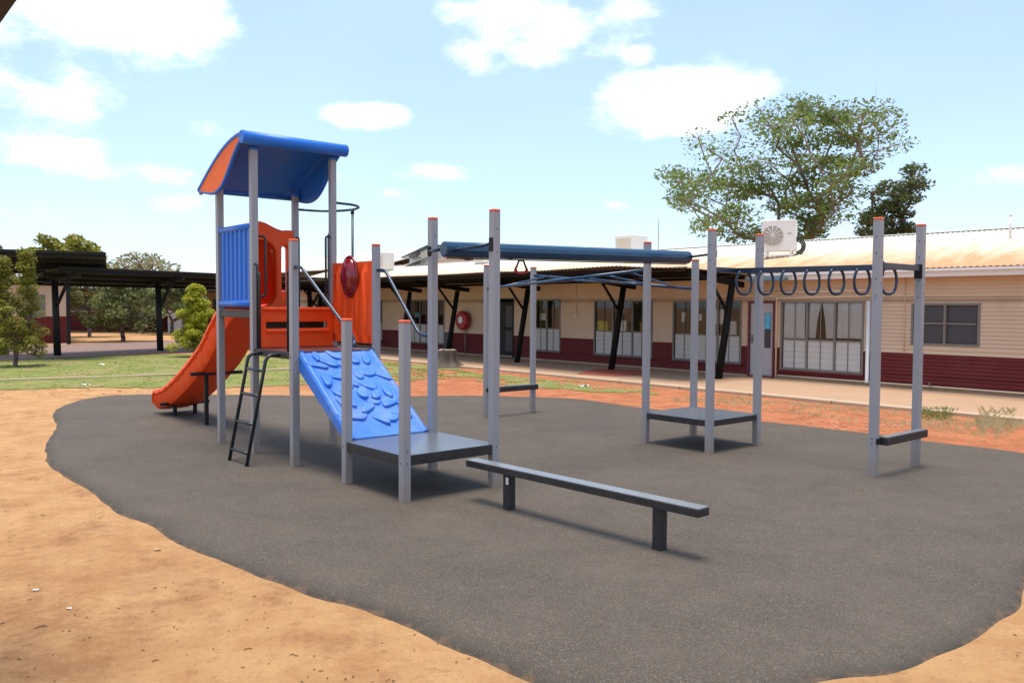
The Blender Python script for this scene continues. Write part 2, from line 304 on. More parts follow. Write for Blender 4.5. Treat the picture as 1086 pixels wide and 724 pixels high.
# ------------------------------------------------------------------ mesh helpers
class MB:
    def __init__(s): s.v = []; s.f = []; s.mi = []; s.sm = []; s.cur = 0; s.smooth = False
    def add(s, vs, fs, smooth=None):
        o = len(s.v); s.v += [Vector(p) for p in vs]
        for f in fs: s.f.append([i + o for i in f]); s.mi.append(s.cur); s.sm.append(s.smooth if smooth is None else smooth)
        return s
    def box(s, c, h, ax=None):
        c = Vector(c); X, Y, Z = ax or (E1, E2, EZ)
        vs = [c + X * (h[0] * i) + Y * (h[1] * j) + Z * (h[2] * k) for k in (-1, 1) for j in (-1, 1) for i in (-1, 1)]
        return s.add(vs, [(0, 2, 3, 1), (4, 5, 7, 6), (0, 1, 5, 4), (2, 6, 7, 3), (0, 4, 6, 2), (1, 3, 7, 5)])
    def slab(s, pts, z0, z1):            # horizontal polygon, extruded
        n = len(pts); vs = [Vector((p[0], p[1], z0)) for p in pts] + [Vector((p[0], p[1], z1)) for p in pts]
        area = sum(pts[i][0] * pts[(i + 1) % n][1] - pts[(i + 1) % n][0] * pts[i][1] for i in range(n))
        fs = [tuple(range(n, 2 * n)), tuple(reversed(range(n)))] + [(i, (i + 1) % n, n + (i + 1) % n, n + i) for i in range(n)]
        if area < 0: fs = [tuple(reversed(f)) for f in fs]
        return s.add(vs, fs)
    def tube(s, pts, r, n=10, caps=True, smooth=True):
        pts = [Vector(p) for p in pts]; rs = r if isinstance(r, (list, tuple)) else [r] * len(pts)
        rings = []; up = None
        for i, p in enumerate(pts):
            t = (pts[min(i + 1, len(pts) - 1)] - pts[max(i - 1, 0)])
            if t.length < 1e-9: t = EZ.copy()
            t.normalize()
            if up is None: up = t.orthogonal().normalized()
            else:
                up = up - t * up.dot(t)
                up = up.normalized() if up.length > 1e-6 else t.orthogonal().normalized()
            w = t.cross(up)
            rings.append([p + (up * math.cos(2 * math.pi * k / n) + w * math.sin(2 * math.pi * k / n)) * rs[i] for k in range(n)])
        vs = [q for g in rings for q in g]; fs = []
        for i in range(len(pts) - 1):
            for k in range(n): fs.append((i * n + k, i * n + (k + 1) % n, (i + 1) * n + (k + 1) % n, (i + 1) * n + k))
        s.add(vs, fs, smooth)
        if caps:
            o = len(s.v) - len(vs)
            for f in (list(reversed(range(n))), [(len(pts) - 1) * n + k for k in range(n)]):
                s.f.append([i + o for i in f]); s.mi.append(s.cur); s.sm.append(False)
        return s
    def build(s, name, mats, parent=None, loc=None, bevel=0., bseg=2, extra=None):
        loc = Vector(loc) if loc is not None else None
        off = Vector((0, 0, 0))
        if parent is not None:
            off = WLOC[parent.name]
        elif loc is not None: off = loc
        me = bpy.data.meshes.new(name)
        me.from_pydata([v - off for v in s.v], [], s.f)
        for m_ in (mats if isinstance(mats, (list, tuple)) else [mats]): me.materials.append(m_)
        me.polygons.foreach_set('material_index', s.mi); me.polygons.foreach_set('use_smooth', s.sm); me.update()
        o = bpy.data.objects.new(name, me); COL.objects.link(o)
        if parent is not None: o.parent = parent
        elif loc is not None: o.location = loc
        WLOC[o.name] = off.copy()
        if bevel:
            b = o.modifiers.new('bevel', 'BEVEL'); b.width = bevel; b.segments = bseg; b.limit_method = 'ANGLE'; b.angle_limit = R(40)
            b.harden_normals = False
        return o
WLOC = {}
def arc(c, X, Y, r, a0, a1, n=8, ry=None):
    ry = ry or r
    return [c + X * (r * math.cos(a0 + (a1 - a0) * i / n)) + Y * (ry * math.sin(a0 + (a1 - a0) * i / n)) for i in range(n + 1)]
def soft(pts, r=.08, n=6):               # polyline with rounded corners
    pts = [Vector(p) for p in pts]; out = [pts[0]]
    for i in range(1, len(pts) - 1):
        a, b, c = pts[i - 1], pts[i], pts[i + 1]; d1 = (a - b); d2 = (c - b)
        q = min(r, d1.length * .49, d2.length * .49); p0 = b + d1.normalized() * q; p1 = b + d2.normalized() * q
        for k in range(n + 1):
            t = k / n; out.append(p0 * (1 - t) ** 2 + b * 2 * t * (1 - t) + p1 * t * t)
    return out + [pts[-1]]
def plate(name, outline, holes, org, X, Y, thick, m, parent=None, bevel=.01, loc=None):
    """a moulded plate: 2D outline with holes, thickness and rounded edges, standing in the plane org + x X + y Y"""
    cu = bpy.data.curves.new('tmp', 'CURVE'); cu.dimensions = '2D'; cu.fill_mode = 'BOTH'; cu.extrude = thick / 2 - bevel; cu.bevel_depth = bevel; cu.bevel_resolution = 2
    cu.offset = -bevel
    for pl in [outline] + list(holes):
        sp = cu.splines.new('POLY'); sp.points.add(len(pl) - 1); sp.use_cyclic_u = True
        for i, p in enumerate(pl): sp.points[i].co = (p[0], p[1], 0, 1)
    ob = bpy.data.objects.new('tmp', cu); COL.objects.link(ob)
    dg = bpy.context.evaluated_depsgraph_get(); dg.update()
    me = bpy.data.meshes.new_from_object(ob.evaluated_get(dg))
    bpy.data.objects.remove(ob); bpy.data.curves.remove(cu)
    Zx = Vector(X).cross(Vector(Y)).normalized(); off = WLOC[parent.name] if parent is not None else (Vector(loc) if loc is not None else Vector())
    for v in me.vertices:
        c = v.co.copy(); v.co = Vector(org) + Vector(X) * c.x + Vector(Y) * c.y + Zx * c.z - off
    me.materials.clear(); me.materials.append(m); me.name = name
    bm = bmesh.new(); bm.from_mesh(me); bmesh.ops.remove_doubles(bm, verts=bm.verts, dist=.0003); bm.to_mesh(me); bm.free()
    o = bpy.data.objects.new(name, me); COL.objects.link(o)
    if parent is not None: o.parent = parent
    WLOC[o.name] = off.copy(); return o
def rrect(x0, y0, x1, y1, r, n=5):
    out = []
    for cx, cy, a in ((x1 - r, y1 - r, 0), (x0 + r, y1 - r, 90), (x0 + r, y0 + r, 180), (x1 - r, y0 + r, 270)):
        for k in range(n + 1): t = R(a + 90 * k / n); out.append((cx + r * math.cos(t), cy + r * math.sin(t)))
    return out
def tag(o, label=None, cat=None, group=None, kind=None):
    if label: o['label'] = label
    if cat: o['category'] = cat
    if group: o['group'] = group
    if kind: o['kind'] = kind
    return o
def thing(name, loc, label, cat, group=None):
    o = bpy.data.objects.new(name, None); o.empty_display_size = .2; COL.objects.link(o); o.location = loc; WLOC[o.name] = Vector(loc)
    return tag(o, label, cat, group)

# ------------------------------------------------------------------ ground
def in_poly(p, poly):
    c = False; n = len(poly); j = n - 1
    for i in range(n):
        a, b = poly[i], poly[j]
        if (a[1] > p[1]) != (b[1] > p[1]) and p[0] < (b[0] - a[0]) * (p[1] - a[1]) / (b[1] - a[1]) + a[0]: c = not c
        j = i
    return c
def smooth_closed(P, n=6):
    out = []; k = len(P)
    for i in range(k):
        p0, p1, p2, p3 = P[i - 1], P[i], P[(i + 1) % k], P[(i + 2) % k]
        for j in range(n):
            t = j / n
            out.append(.5 * ((2 * p1) + (p2 - p0) * t + (2 * p0 - 5 * p1 + 4 * p2 - p3) * t * t + (3 * p1 - p0 - 3 * p2 + p3) * t ** 3))
    return out
edge_px = [(165, 419.2), (110, 421), (78, 426), (55, 436), (58.5, 451), (45, 470), (49, 489), (62, 501), (93, 520), (121, 542), (158, 557), (199, 583), (250, 601.5), (320, 627.5), (390, 646), (440, 668), (488, 690), (570, 724)]
P_edge = [at(u, v, GZ + .02) for u, v in edge_px]
P_edge += [Vector((.55, 4.22, 0)), Vector((1.1, 4.2, 0))]
P_edge += [at(u, v, GZ + .02) for u, v in [(874, 722), (956, 713), (1020, 687), (1062, 660), (1088, 634)]]
P_edge += [Vector((4.2, 6.6, 0)), Vector((5.4, 7.5, 0)), Vector((7.2, 9.0, 0)), Vector((7.9, 10.2, 0))]
P_edge += [at(u, v, GZ + .02) for u, v in [(1086, 481), (982, 468.5), (924, 460.5), (810, 447.5), (682, 433), (620, 424.5), (562, 421.8), (490, 420.5), (437, 421), (330, 420.5), (250, 419.5)]]
for p in P_edge: p.z = 0
rub = smooth_closed(P_edge, 6)
def wob(p): return noise.noise(Vector((p.x * 2.1, p.y * 2.1, 3))) * .035
rn = len(rub); nrm = []
for i in range(rn):
    t = (rub[(i + 1) % rn] - rub[i - 1]).normalized(); nrm.append(Vector((t.y, -t.x, 0)))
ctr = sum(rub, Vector()) / rn
sgn = 1 if sum((rub[i] - ctr).dot(nrm[i]) for i in range(rn)) > 0 else -1
mb = MB(); rings = []
for dist, z in ((0.0, GZ - .035), (0.02, GZ - .005), (.075, GZ + .03), (.15, -.020), (.23, -.006), (.36, 0.0)):
    rings.append([rub[i] - nrm[i] * sgn * (dist + wob(rub[i]) * (1 if dist < .2 else .6)) + EZ * z for i in range(rn)])
vs = [p for g in rings for p in g]; fs = []
for k in range(len(rings) - 1):
    for i in range(rn): fs.append((k * rn + i, k * rn + (i + 1) % rn, (k + 1) * rn + (i + 1) % rn, (k + 1) * rn + i))
from mathutils.geometry import tessellate_polygon
for tri in tessellate_polygon([rings[-1]]): fs.append(tuple((len(rings) - 1) * rn + i for i in tri))
mb.add(vs, fs, True)
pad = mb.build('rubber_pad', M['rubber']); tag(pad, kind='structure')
bm = bmesh.new(); bm.from_mesh(pad.data); bmesh.ops.recalc_face_normals(bm, faces=bm.faces); bm.to_mesh(pad.data); bm.free()
if pad.data.polygons[-1].normal.z < 0: pad.data.flip_normals()

def soil_z(x, y):
    d = math.hypot(x, y)
    w = 1 if d < 40 else max(0, 1 - (d - 40) / 40)
    z = GZ + w * (.018 * noise.noise(Vector((x * .5, y * .5, 0))) + .008 * noise.noise(Vector((x * 1.9, y * 1.9, 5))) + .004 * noise.noise(Vector((x * 6, y * 6, 9))))
    return min(z, -.035)
xs = [-1500, -700, -300, -150, -90, -60, -45, -36]; x = -30.
while x < 20: xs.append(x); x += .16 if -9 < x < 9 else .4
xs += [24, 32, 45, 60, 90, 150, 300, 700, 1500]
ys = [-1500, -500, -150, -60, -25, -10, -4, -1]; y = 1.
while y < 45: ys.append(y); y += .12 if y < 12 else .3
ys += [50, 56, 64, 75, 90, 120, 180, 300, 600, 1500]
mb = MB(); nx = len(xs)
mb.add([(a, b, soil_z(a, b)) for b in ys for a in xs], [(j * nx + i, j * nx + i + 1, (j + 1) * nx + i + 1, (j + 1) * nx + i) for j in range(len(ys) - 1) for i in range(nx - 1)], True)
tag(mb.build('ground', M['ground']), kind='structure')

# concrete path along the building, its front kerb, and the lawns
mb = MB(); mb.slab([BW(-14, 0), BW(-14, 3.85), BW(40, 3.85), BW(40, 0)], -.12, -.004); tag(mb.build('path', M['concrete']), kind='structure')
mb = MB()
for k in range(26):
    a = -14 + k * 2.05; mb.box(BW(a + 1.02, 4.03, -.06), (.17, 1.012, .058))
tag(mb.build('path_kerb', M['kerbcon'], bevel=.012), kind='structure')

def sheet(name, pts, z, m, kind='structure', res=.35):
    """lawn sheet cut into small faces that follow the soil with an uneven rim"""
    x0 = min(p[0] for p in pts); x1 = max(p[0] for p in pts); y0 = min(p[1] for p in pts); y1 = max(p[1] for p in pts)
    mb = MB(); ids = {}
    def vid(i, j):
        if (i, j) not in ids:
            X, Y = x0 + i * res, y0 + j * res; ids[(i, j)] = len(mb.v); mb.v.append(Vector((X, Y, soil_z(X, Y) + z)))
        return ids[(i, j)]
    for j in range(int((y1 - y0) / res) + 1):
        for i in range(int((x1 - x0) / res) + 1):
            c = Vector((x0 + (i + .5) * res, y0 + (j + .5) * res, 0)); w = Vector((noise.noise(c * 1.3), noise.noise(c * 1.3 + Vector((9, 9, 9))), 0)) * .5
            rag = noise.noise(c * .55 + Vector((3, 3, 3))) + .6 * noise.noise(c * 1.7)
            if in_poly(c + w, pts) and rag < (.9 if c.x < -5.5 else .12): mb.f.append([vid(i, j), vid(i + 1, j), vid(i + 1, j + 1), vid(i, j + 1)]); mb.mi.append(0); mb.sm.append(True)
    o = mb.build(name, m); tag(o, kind=kind); return o
lawnA = [at(u, v, GZ) for u, v in [(-120, 414.5), (0, 413), (120, 411.5), (230, 410.5), (310, 409), (400, 405), (480, 401), (520, 398.5), (480, 391), (395, 382), (310, 379), (230, 375), (120, 377.5), (0, 382), (-120, 384)]]
sheet('lawn', lawnA, .012, M['lawn'], res=.2)
lawnB = [at(u, v, GZ) for u, v in [(505, 404), (560, 411), (640, 416), (690, 420), (690, 411), (640, 408), (560, 401), (512, 396)]]
sheet('verge', lawnB, .012, M['lawn'], res=.16)
# edging strip across the lawn
mb = MB()
e0 = [at(u, v, GZ) for u, v in [(-120, 407.5), (0, 403.8), (110, 400.5), (210, 396.6), (310, 391.8), (395, 386)]]
for p, q in zip(e0[:-1], e0[1:]):
    d = (q - p).normalized(); n_ = Vector((-d.y, d.x, 0)); mb.box((p + q) / 2 + EZ * .0, ((q - p).length / 2, .17, .045), (d, n_, EZ))
tag(mb.build('lawn_edging', mat('tan concrete edging', (.33, .24, .14), .9, .15, 3), bevel=.01), kind='structure')

def blades(name, poly, n, h, m, dens=None, w=.012, label=None, cat='grass'):
    x0 = min(p[0] for p in poly); x1 = max(p[0] for p in poly); y0 = min(p[1] for p in poly); y1 = max(p[1] for p in poly)
    mb = MB(); k = 0; tries = 0
    while k < n and tries < n * 30:
        tries += 1
        p = Vector((random.uniform(x0, x1), random.uniform(y0, y1), 0))
        if not in_poly(p, poly): continue
        if noise.noise(p * .9) + .35 * noise.noise(p * 3.1) < (dens if dens is not None else -1): continue
        k += 1; p.z = soil_z(p.x, p.y)
        for _ in range(3):
            a = random.uniform(0, 6.28); hh = h * random.uniform(.45, 1.25); d = Vector((math.cos(a), math.sin(a), 0)); s_ = Vector((-d.y, d.x, 0)) * w * random.uniform(.7, 1.4)
            b = p + Vector((random.uniform(-.05, .05), random.uniform(-.05, .05), 0))
            mb.add([b - s_, b + s_, b + d * hh * .35 + EZ * hh * .7 + s_ * .6, b + d * hh * .8 + EZ * hh], [(0, 1, 2, 3)])
    o = mb.build(name, m); tag(o, label or 'short grass blades growing in patches on the earth', cat, kind='stuff'); return o
blades('grass', lawnA, 3000, .04, M['grassblade'], -.25, .018, 'short green lawn grass beyond the sand and the slide')
blades('grass', lawnB, 500, .05, M['drygrass'], -.05, .006, 'thin strip of grass along the kerb in front of the verandah')
vergeR = [at(u, v, GZ) for u, v in [(700, 424), (800, 434), (900, 447), (1000, 458), (1120, 475), (1120, 447), (1000, 437), (900, 428), (800, 419)]]
blades('dry_grass', vergeR, 800, .07, M['drygrass'], .0, .0035, 'dry straw coloured grass on the verge before the right wing')
tuft = [at(u, v, GZ) for u, v in [(975, 446), (1010, 448), (1012, 437), (975, 436)]]
blades('dry_grass', tuft, 120, .11, M['grassblade'], None, .002, 'greener grass tuft beside the ring ladder posts')
tuft2 = [at(u, v, GZ) for u, v in [(1035, 462), (1075, 465), (1075, 440), (1040, 440)]]
blades('dry_grass', tuft2, 80, .17, M['drygrass'], None, .0017, 'tall pale dry grass tuft near the right edge')

# twigs, leaves, clods on the soil
mb = MB()
rub_in = rub
def litter_ok(p): return not in_poly(p, rub)
k = 0
while k < 650:
    Y = 4.2 + 14 * random.random() ** 1.6; X = random.uniform(-.68 * Y, -.05 * Y) if random.random() < .8 else random.uniform(.2 * Y, .62 * Y)
    p = Vector((X, Y, 0))
    if not litter_ok(p) or noise.noise(p * .8) < -.12: continue
    k += 1; p.z = soil_z(X, Y) + .004
    a = random.uniform(0, 6.28); d = Vector((math.cos(a), math.sin(a), 0)); n_ = Vector((-d.y, d.x, 0))
    if random.random() < .16:
        l = random.uniform(.004, .016) * (1 if random.random() < .9 else 2.5); mb.cur = random.choice((0, 0, 1)); mb.tube([p - d * l, p + d * l * .2 + n_ * l * .2 + EZ * .003, p + d * l], [.002, .0028, .0015], 5)
    else:
        l = random.choice((.003, .004, .004, .005, .007, .012)) * random.uniform(.8, 1.2); mb.cur = random.choice((0, 1, 1, 2))
        mb.add([p - d * l, p + n_ * l * .5 + EZ * l * .4, p + d * l + EZ * l * .2, p - n_ * l * .5 + EZ * .002], [(0, 1, 2, 3)])
tag(mb.build('leaf_litter', [mat('twig brown', (.07, .035, .02), .9), mat('dead leaf', (.16, .07, .035), .9, .4), mat('pale leaf', (.42, .28, .15), .9, .3)]), 'scattered twigs and dead leaves on the sandy ground', 'litter', kind='stuff')
def stone(mb, p, r):
    bm = bmesh.new(); bmesh.ops.create_icosphere(bm, subdivisions=2, radius=1)
    sd = Vector((random.uniform(0, 50), 0, 0)); sc = Vector((random.uniform(.7, 1.3), random.uniform(.7, 1.2), random.uniform(.4, .7)))
    o = len(mb.v)
    for v in bm.verts:
        q = v.co.normalized(); q = q * (1 + .45 * noise.noise(q * 1.6 + sd)); mb.v.append(p + Vector((q.x * sc.x, q.y * sc.y, q.z * sc.z)) * r)
    for f in bm.faces: mb.f.append([v.index + o for v in f.verts]); mb.mi.append(mb.cur); mb.sm.append(False)
    bm.free()
mb = MB()
for _ in range(330):
    u = random.triangular(700, 1086, 880); v0 = 421 + (u - 700) * .075; v = random.uniform(v0, v0 + 22)
    p = at(u, v, GZ)
    if in_poly(p, rub): continue
    p.z = soil_z(p.x, p.y); stone(mb, p, random.choice((.012, .02, .03, .04, .05)) * random.uniform(.7, 1.2))
for _ in range(60):
    u = random.uniform(0, 250); v = random.uniform(411, 421); p = at(u, v, GZ)
    if in_poly(p, rub): continue
    p.z = soil_z(p.x, p.y); stone(mb, p, random.choice((.015, .03, .05)) * random.uniform(.7, 1.2))
tag(mb.build('earth_clods', mat('dry red clod', (.42, .165, .08), .95, .25, 9, bump=.4, bscale=30)), 'crumbled red earth clods along the edge of the soft pad', 'clods', kind='stuff')

# loose scraps on the ground
for u, v, sz, lab in ((107, 387, .12, 'white paper scrap on the lawn behind the sandy strip'), (90, 408.5, .11, 'crumpled white paper on the lawn just before the sand'), (619, 410, .13, 'flattened white paper beside the kerb below the red patch'),
                      (38, 627, 0.019, 'crumpled silver wrapper on the sand at the left edge'), (73, 647, 0.017, 'small white strip of paper on the near sand'), (167, 584, 0.028, 'pale bleached leaf lying on sand beside the pad edge'),
                      (395, 642, 0.022, 'pale wrapper at the rubber edge near the bottom')):
    p = at(u, v, GZ); p.z = soil_z(p.x, p.y) + .006; mb = MB(); g = 5; vs = []
    for j in range(g):
        for i in range(g):
            q = Vector(((i / (g - 1) - .5) * 2 * sz, (j / (g - 1) - .5) * 1.2 * sz, 0)); q.z = (.25 + .5 * noise.noise(q * 14 / (sz * 10) + Vector((u, v, 0)))) * sz * .8
            vs.append(p + q)
    mb.add(vs, [(j * g + i, j * g + i + 1, (j + 1) * g + i + 1, (j + 1) * g + i) for j in range(g - 1) for i in range(g - 1)])
    tag(mb.build('paper_scrap', M['paper'] if 'white' in lab or 'silver' in lab else M['tanleaf'], loc=p), lab, 'litter', 'scraps lying on the ground')

# red mat on the path
mb = MB(); c0 = [at(u, v, .0) for u, v in [(612, 396.5), (655, 398.8), (690, 397), (676, 392.8), (632, 391.4)]]
mb.slab(c0, .0, .014); tag(mb.build('floor_mat', M['redmat'], loc=sum(c0, Vector()) / 5, bevel=.004), 'faded red patch of matting on the path before the verandah', 'mat')

# ------------------------------------------------------------------ play structure
play = thing('play_structure', L(2.5, .6), 'grey posted playground set with orange slide, blue roofed tower, climbing ramp and overhead rails', 'playground')
PW = .045
def post(p, h, holes=(), cap=True):
    p = Vector(p); mb = MB(); mb.box(p + EZ * (h / 2 - .02), (PW, PW, h / 2 + .02)); mb.cur = 1
    for z, ax in holes:
        d = -E1 if ax == 1 else -E2
        mb.tube([p + d * (PW - .004) + EZ * z, p + d * (PW + .004) + EZ * z], .009, 8, smooth=False)
    o = mb.build('post', [M['post'], M['hole']], play, bevel=.013, bseg=3)
    if cap:
        c = MB(); c.box(p + EZ * (h + .014), (PW + .003, PW + .003, .014)); c.build('cap', M['cap'], o, bevel=.011, bseg=3)
    return o
H = dict(low=1.83, mid=2.79, tall=3.04, lad=2.72)
aT3, aT2, aT1 = S + RP, 2 * S + RP, 3 * S + RP
post(L(0, 0), H['low'], [(.40, 1), (.40, 2), (.52, 2)]); post(L(S, 0), H['low'], [(.42, 1)])
hol = [(z, 2) for z in (2.85, 2.6, 2.3)] + [(z, 1) for z in (2.85, 2.65, 2.35, 2.15)]
post(L(0, S), H['tall'], hol[:2] + [(.45, 2)]); post(L(S, S), H['tall'], hol[:1])
post(L(aT3, 0), H['mid'], [(1.36, 1), (1.30, 2)]); post(L(aT3, S), H['mid'])
post(L(aT2, 0), 4.10, [(1.9, 1)], False); post(L(aT2, S), 4.10, [], False); post(L(aT1, 0), 3.68, [(1.9, 1)], False); post(L(aT1, S), 3.68, [], False)
PD = Vector((2.72, 11.5, 0)); SD = 1.14
def LP(a, b, z=0.): return PD + E2 * a + E1 * b + EZ * z
post(LP(0, 0), H['tall'], hol); post(LP(0, SD), H['tall'], hol[:4]); post(LP(SD, 0), 2.93); post(LP(SD, SD), H['lad'])
RD = Vector((4.31, 9.95, 0)); SR = 1.13
def LR(a, b, z=0.): return RD + E2 * a + E1 * b + EZ * z
post(LR(0, 0), H['tall'], hol + [(.40, 1), (.46, 1)]); post(LR(0, SR), H['tall'], hol)
QD = Vector((-.46, 15.2, 0)); SQ = 1.13
def LQ(a, b, z=0.): return QD + E2 * a + E1 * b + EZ * z
post(LQ(0, 0), H['lad']); post(LQ(0, SQ), H['lad'])

def deck(name, f, a0, a1, b0, b1, ztop, th, top='deck', notch=True):
    g = PW + .004; mb = MB()
    # deck plan with its corners cut back round the posts
    pl = [(a0 - .03, b0 + g), (a0 + g, b0 + g), (a0 + g, b0 - .03), (a1 - g, b0 - .03), (a1 - g, b0 + g), (a1 + .03, b0 + g), (a1 + .03, b1 - g), (a1 - g, b1 - g), (a1 - g, b1 + .03), (a0 + g, b1 + .03), (a0 + g, b1 - g), (a0 - .03, b1 - g)]
    pts = [f(a, b) for a, b in pl]
    mb.slab(pts, ztop - th, ztop - .006)
    o = mb.build(name, M['deckside'], play, bevel=.008)
    m2 = MB(); m2.slab(pts, ztop - .004, ztop + .004); m2.build('walking_surface', M[top], o, bevel=.004)
    return o
deck('deck', L, 0, S, 0, S, .475, .105)
deck('deck', LP, 0, SD, 0, SD, .45, .085)
deck('deck', L, aT3, aT2, 0, S, 1.42, .09, 'deckmaroon')
deck('deck', L, aT2, aT1, 0, S, 1.93, .10)
# step planks between the end posts
for f, w, z in ((LR, SR, .475), (LQ, SQ, .54)):
    mb = MB(); mb.box(f(-.085, w / 2 + .04, z - .05), (w / 2 - .02, .055, .047)); o = mb.build('step_plank', M['deckside'], play, bevel=.008)
    m2 = MB(); m2.box(f(-.085, w / 2 + .04, z), (w / 2 - .026, .050, .0035)); m2.build('walking_surface', M['beamtop'], o)
    for bb in (0, w): m3 = MB(); m3.box(f(-.052, bb, z - .05), (.04, .008, .035)); m3.build('bracket', M['steelblack'], o, bevel=.004)

# --- roof of the tower
roofp = MB()
def zo(t): return t
NS = 18
def roof_curve(t):       # outer arc: t 0 front lip .. 1 back lip, returns (a from front posts towards the back, z)
    a = -.18 + t * (S + .42)
    th_ = t * R(88)
    z = 3.67 + .59 * (math.cos(th_) - math.cos(R(88))) / (1 - math.cos(R(88)))
    return a, z
b0r, b1r = -.20, S + .10
outer = [roof_curve(i / NS) for i in range(NS + 1)]
# shell: outer skin and inner skin, thickness .035
vs = []; fs = []
def nrm2(i):
    p, q = outer[max(i - 1, 0)], outer[min(i + 1, NS)]; d = Vector((q[0] - p[0], q[1] - p[1])); d.normalize(); return Vector((-d.y, d.x))
nb = 10
for side in (0, 1):
    for i in range(NS + 1):
        n_ = nrm2(i); k = -.035 * side
        for j in range(nb + 1):
            b = b0r + (b1r - b0r) * j / nb
            rib = .012 * (math.sin(j / nb * math.pi * 6) > .2) * (0 < i < NS)
            a, z = outer[i][0] + n_.x * (k + rib), outer[i][1] + n_.y * (k + rib)
            vs.append(L(aT2 + a, b, z))
o2 = (NS + 1) * (nb + 1)
for i in range(NS):
    for j in range(nb):
        q = (i * (nb + 1) + j, i * (nb + 1) + j + 1, (i + 1) * (nb + 1) + j + 1, (i + 1) * (nb + 1) + j)
        fs.append(q); fs.append(tuple(o2 + x for x in reversed(q)))
for i in range(NS):
    for j in (0, nb):
        a_, b_ = i * (nb + 1) + j, (i + 1) * (nb + 1) + j; fs.append((a_, b_, o2 + b_, o2 + a_))
for j in range(nb):
    for i in (0, NS):
        a_, b_ = i * (nb + 1) + j, i * (nb + 1) + j + 1; fs.append((a_, b_, o2 + b_, o2 + a_))
roofp.add(vs, fs, True)
# front and back rolled lips
fa, fz = outer[0]; ba, bz = outer[-1]
roofp.tube([L(aT2 + fa + .02, b0r - .03, fz - .07), L(aT2 + fa + .02, b1r + .03, fz - .07)], .085, 16)
roofp.tube([L(aT2 + ba - .03, b0r - .02, bz - .005), L(aT2 + ba - .03, b1r + .02, bz - .005)], .045, 12)
# blue rims along both ends
for b in (b0r, b1r):
    roofp.tube([L(aT2 + a, b, z - .015) for a, z in outer], .032, 10)
rf = roofp.build('roof', M['blue'], play)
def flange(b):
    inner = []
    for i in range(NS + 1):
        t = i / NS; a, z = outer[i]
        dpt = .06 + .44 * (max(0, math.sin(math.pi * min(1, t * 1.02))) ** 1.2) * (0.35 + .85 * t)
        n_ = nrm2(i); inner.append((a + n_.x * -dpt * .7, z - dpt))
    ol = [(a, z - .01) for a, z in outer] + list(reversed(inner))
    plate('side_panel', ol, [], L(aT2, b, 0), E2, EZ, .05, M['orangeend'] if b < 0 else M['blue'], rf, .012)
    m_ = MB(); m_.tube([L(aT2 + a, b, z) for a, z in inner], .026, 10); m_.build('panel_rim', M['blue'], rf)
flange(b0r + .01); flange(b1r - .01)
for aa, zz in ((aT2, 4.06), (aT1, 3.66)):
    for b in (0, S): m_ = MB(); m_.box(L(aa, b, zz + .03), (.056, .056, .03)); m_.build('post_socket', M['blue'], rf, bevel=.02)

# --- blue slatted barrier between the two left tower posts
z0, z1 = 2.0, 3.06
wv = MB(); n = 96; vs = []
for i in range(n + 1):
    a = aT2 + .07 + (S - .14) * i / n; ph = i / n * 7 * 2 * math.pi; d = .028 * max(-.55, min(.75, math.sin(ph) * 1.6))
    for z in (z0, z1): vs += [L(a, -.012 - d, z), L(a, .03 - d * .9, z)]
fs = []
for i in range(n):
    k = i * 4; q = k + 4
    fs += [(k, q, q + 2, k + 2), (k + 1, k + 3, q + 3, q + 1)]
fs += [(0, 2, 3, 1), (n * 4, n * 4 + 1, n * 4 + 3, n * 4 + 2)]
wv.add(vs, fs, True); bo = wv.build('barrier', M['blue'], play)
for z in (z1, z0 + .02): bar = MB(); bar.tube([L(aT2 + .03, 0, z), L(aT1 - .03, 0, z)], .05, 14); bar.build('rail', M['blue'], bo)

# --- slide
W_IN = .305; SB = S / 2 + .1
prof = [(-.02, 1.955), (.28, 1.95), (.6, 1.86), (.9, 1.70), (1.25, 1.47), (1.7, 1.14), (2.1, .93), (2.45, .76), (3.0, .52), (3.5, .335), (3.9, .22), (4.25, .17), (4.38, .13)]
def cr(P, n=7):
    out = []
    for i in range(len(P) - 1):
        p0 = Vector(P[max(i - 1, 0)]); p1 = Vector(P[i]); p2 = Vector(P[i + 1]); p3 = Vector(P[min(i + 2, len(P) - 1)])
        for j in range(n):
            t = j / n; out.append(.5 * ((2 * p1) + (p2 - p0) * t + (2 * p0 - 5 * p1 + 4 * p2 - p3) * t * t + (3 * p1 - p0 - 3 * p2 + p3) * t ** 3))
    return out + [Vector(P[-1])]
SLS = .93
sp = cr(prof)
sec = [(-.36, .27), (-.375, .235), (-.36, .20), (-.325, .18), (-.31, .0), (-.28, -.06), (-.16, -.075), (.16, -.075), (.28, -.06), (.31, .0), (.325, .18), (.36, .20), (.375, .235), (.36, .27), (.33, .275), (.30, .25), (.275, .08), (.2, .01), (0, 0), (-.2, .01), (-.275, .08), (-.30, .25), (-.33, .275)]
mb = MB(); vs = []; ns = len(sec); dist = 0
for i, p in enumerate(sp):
    q0, q1 = sp[max(i - 1, 0)], sp[min(i + 1, len(sp) - 1)]; t = (q1 - q0).normalized(); nn = Vector((-t.y, t.x))
    if i: dist += (p - sp[i - 1]).length
    ribbed = 1 if (dist % .34) < .24 else 0
    endk = 1 if i < len(sp) - 4 else 1 - (i - (len(sp) - 5)) * .18
    for bx, hz in sec:
        bb = bx + (.022 * ribbed * (1 if bx > 0 else -1) if (abs(bx) > .305 and hz < .21 and hz > -.05) else 0)
        hz2 = hz * endk if hz > 0 else hz
        vs.append(L(aT1 + p.x * SLS + nn.x * hz2, SB + bb, p.y + nn.y * hz2))
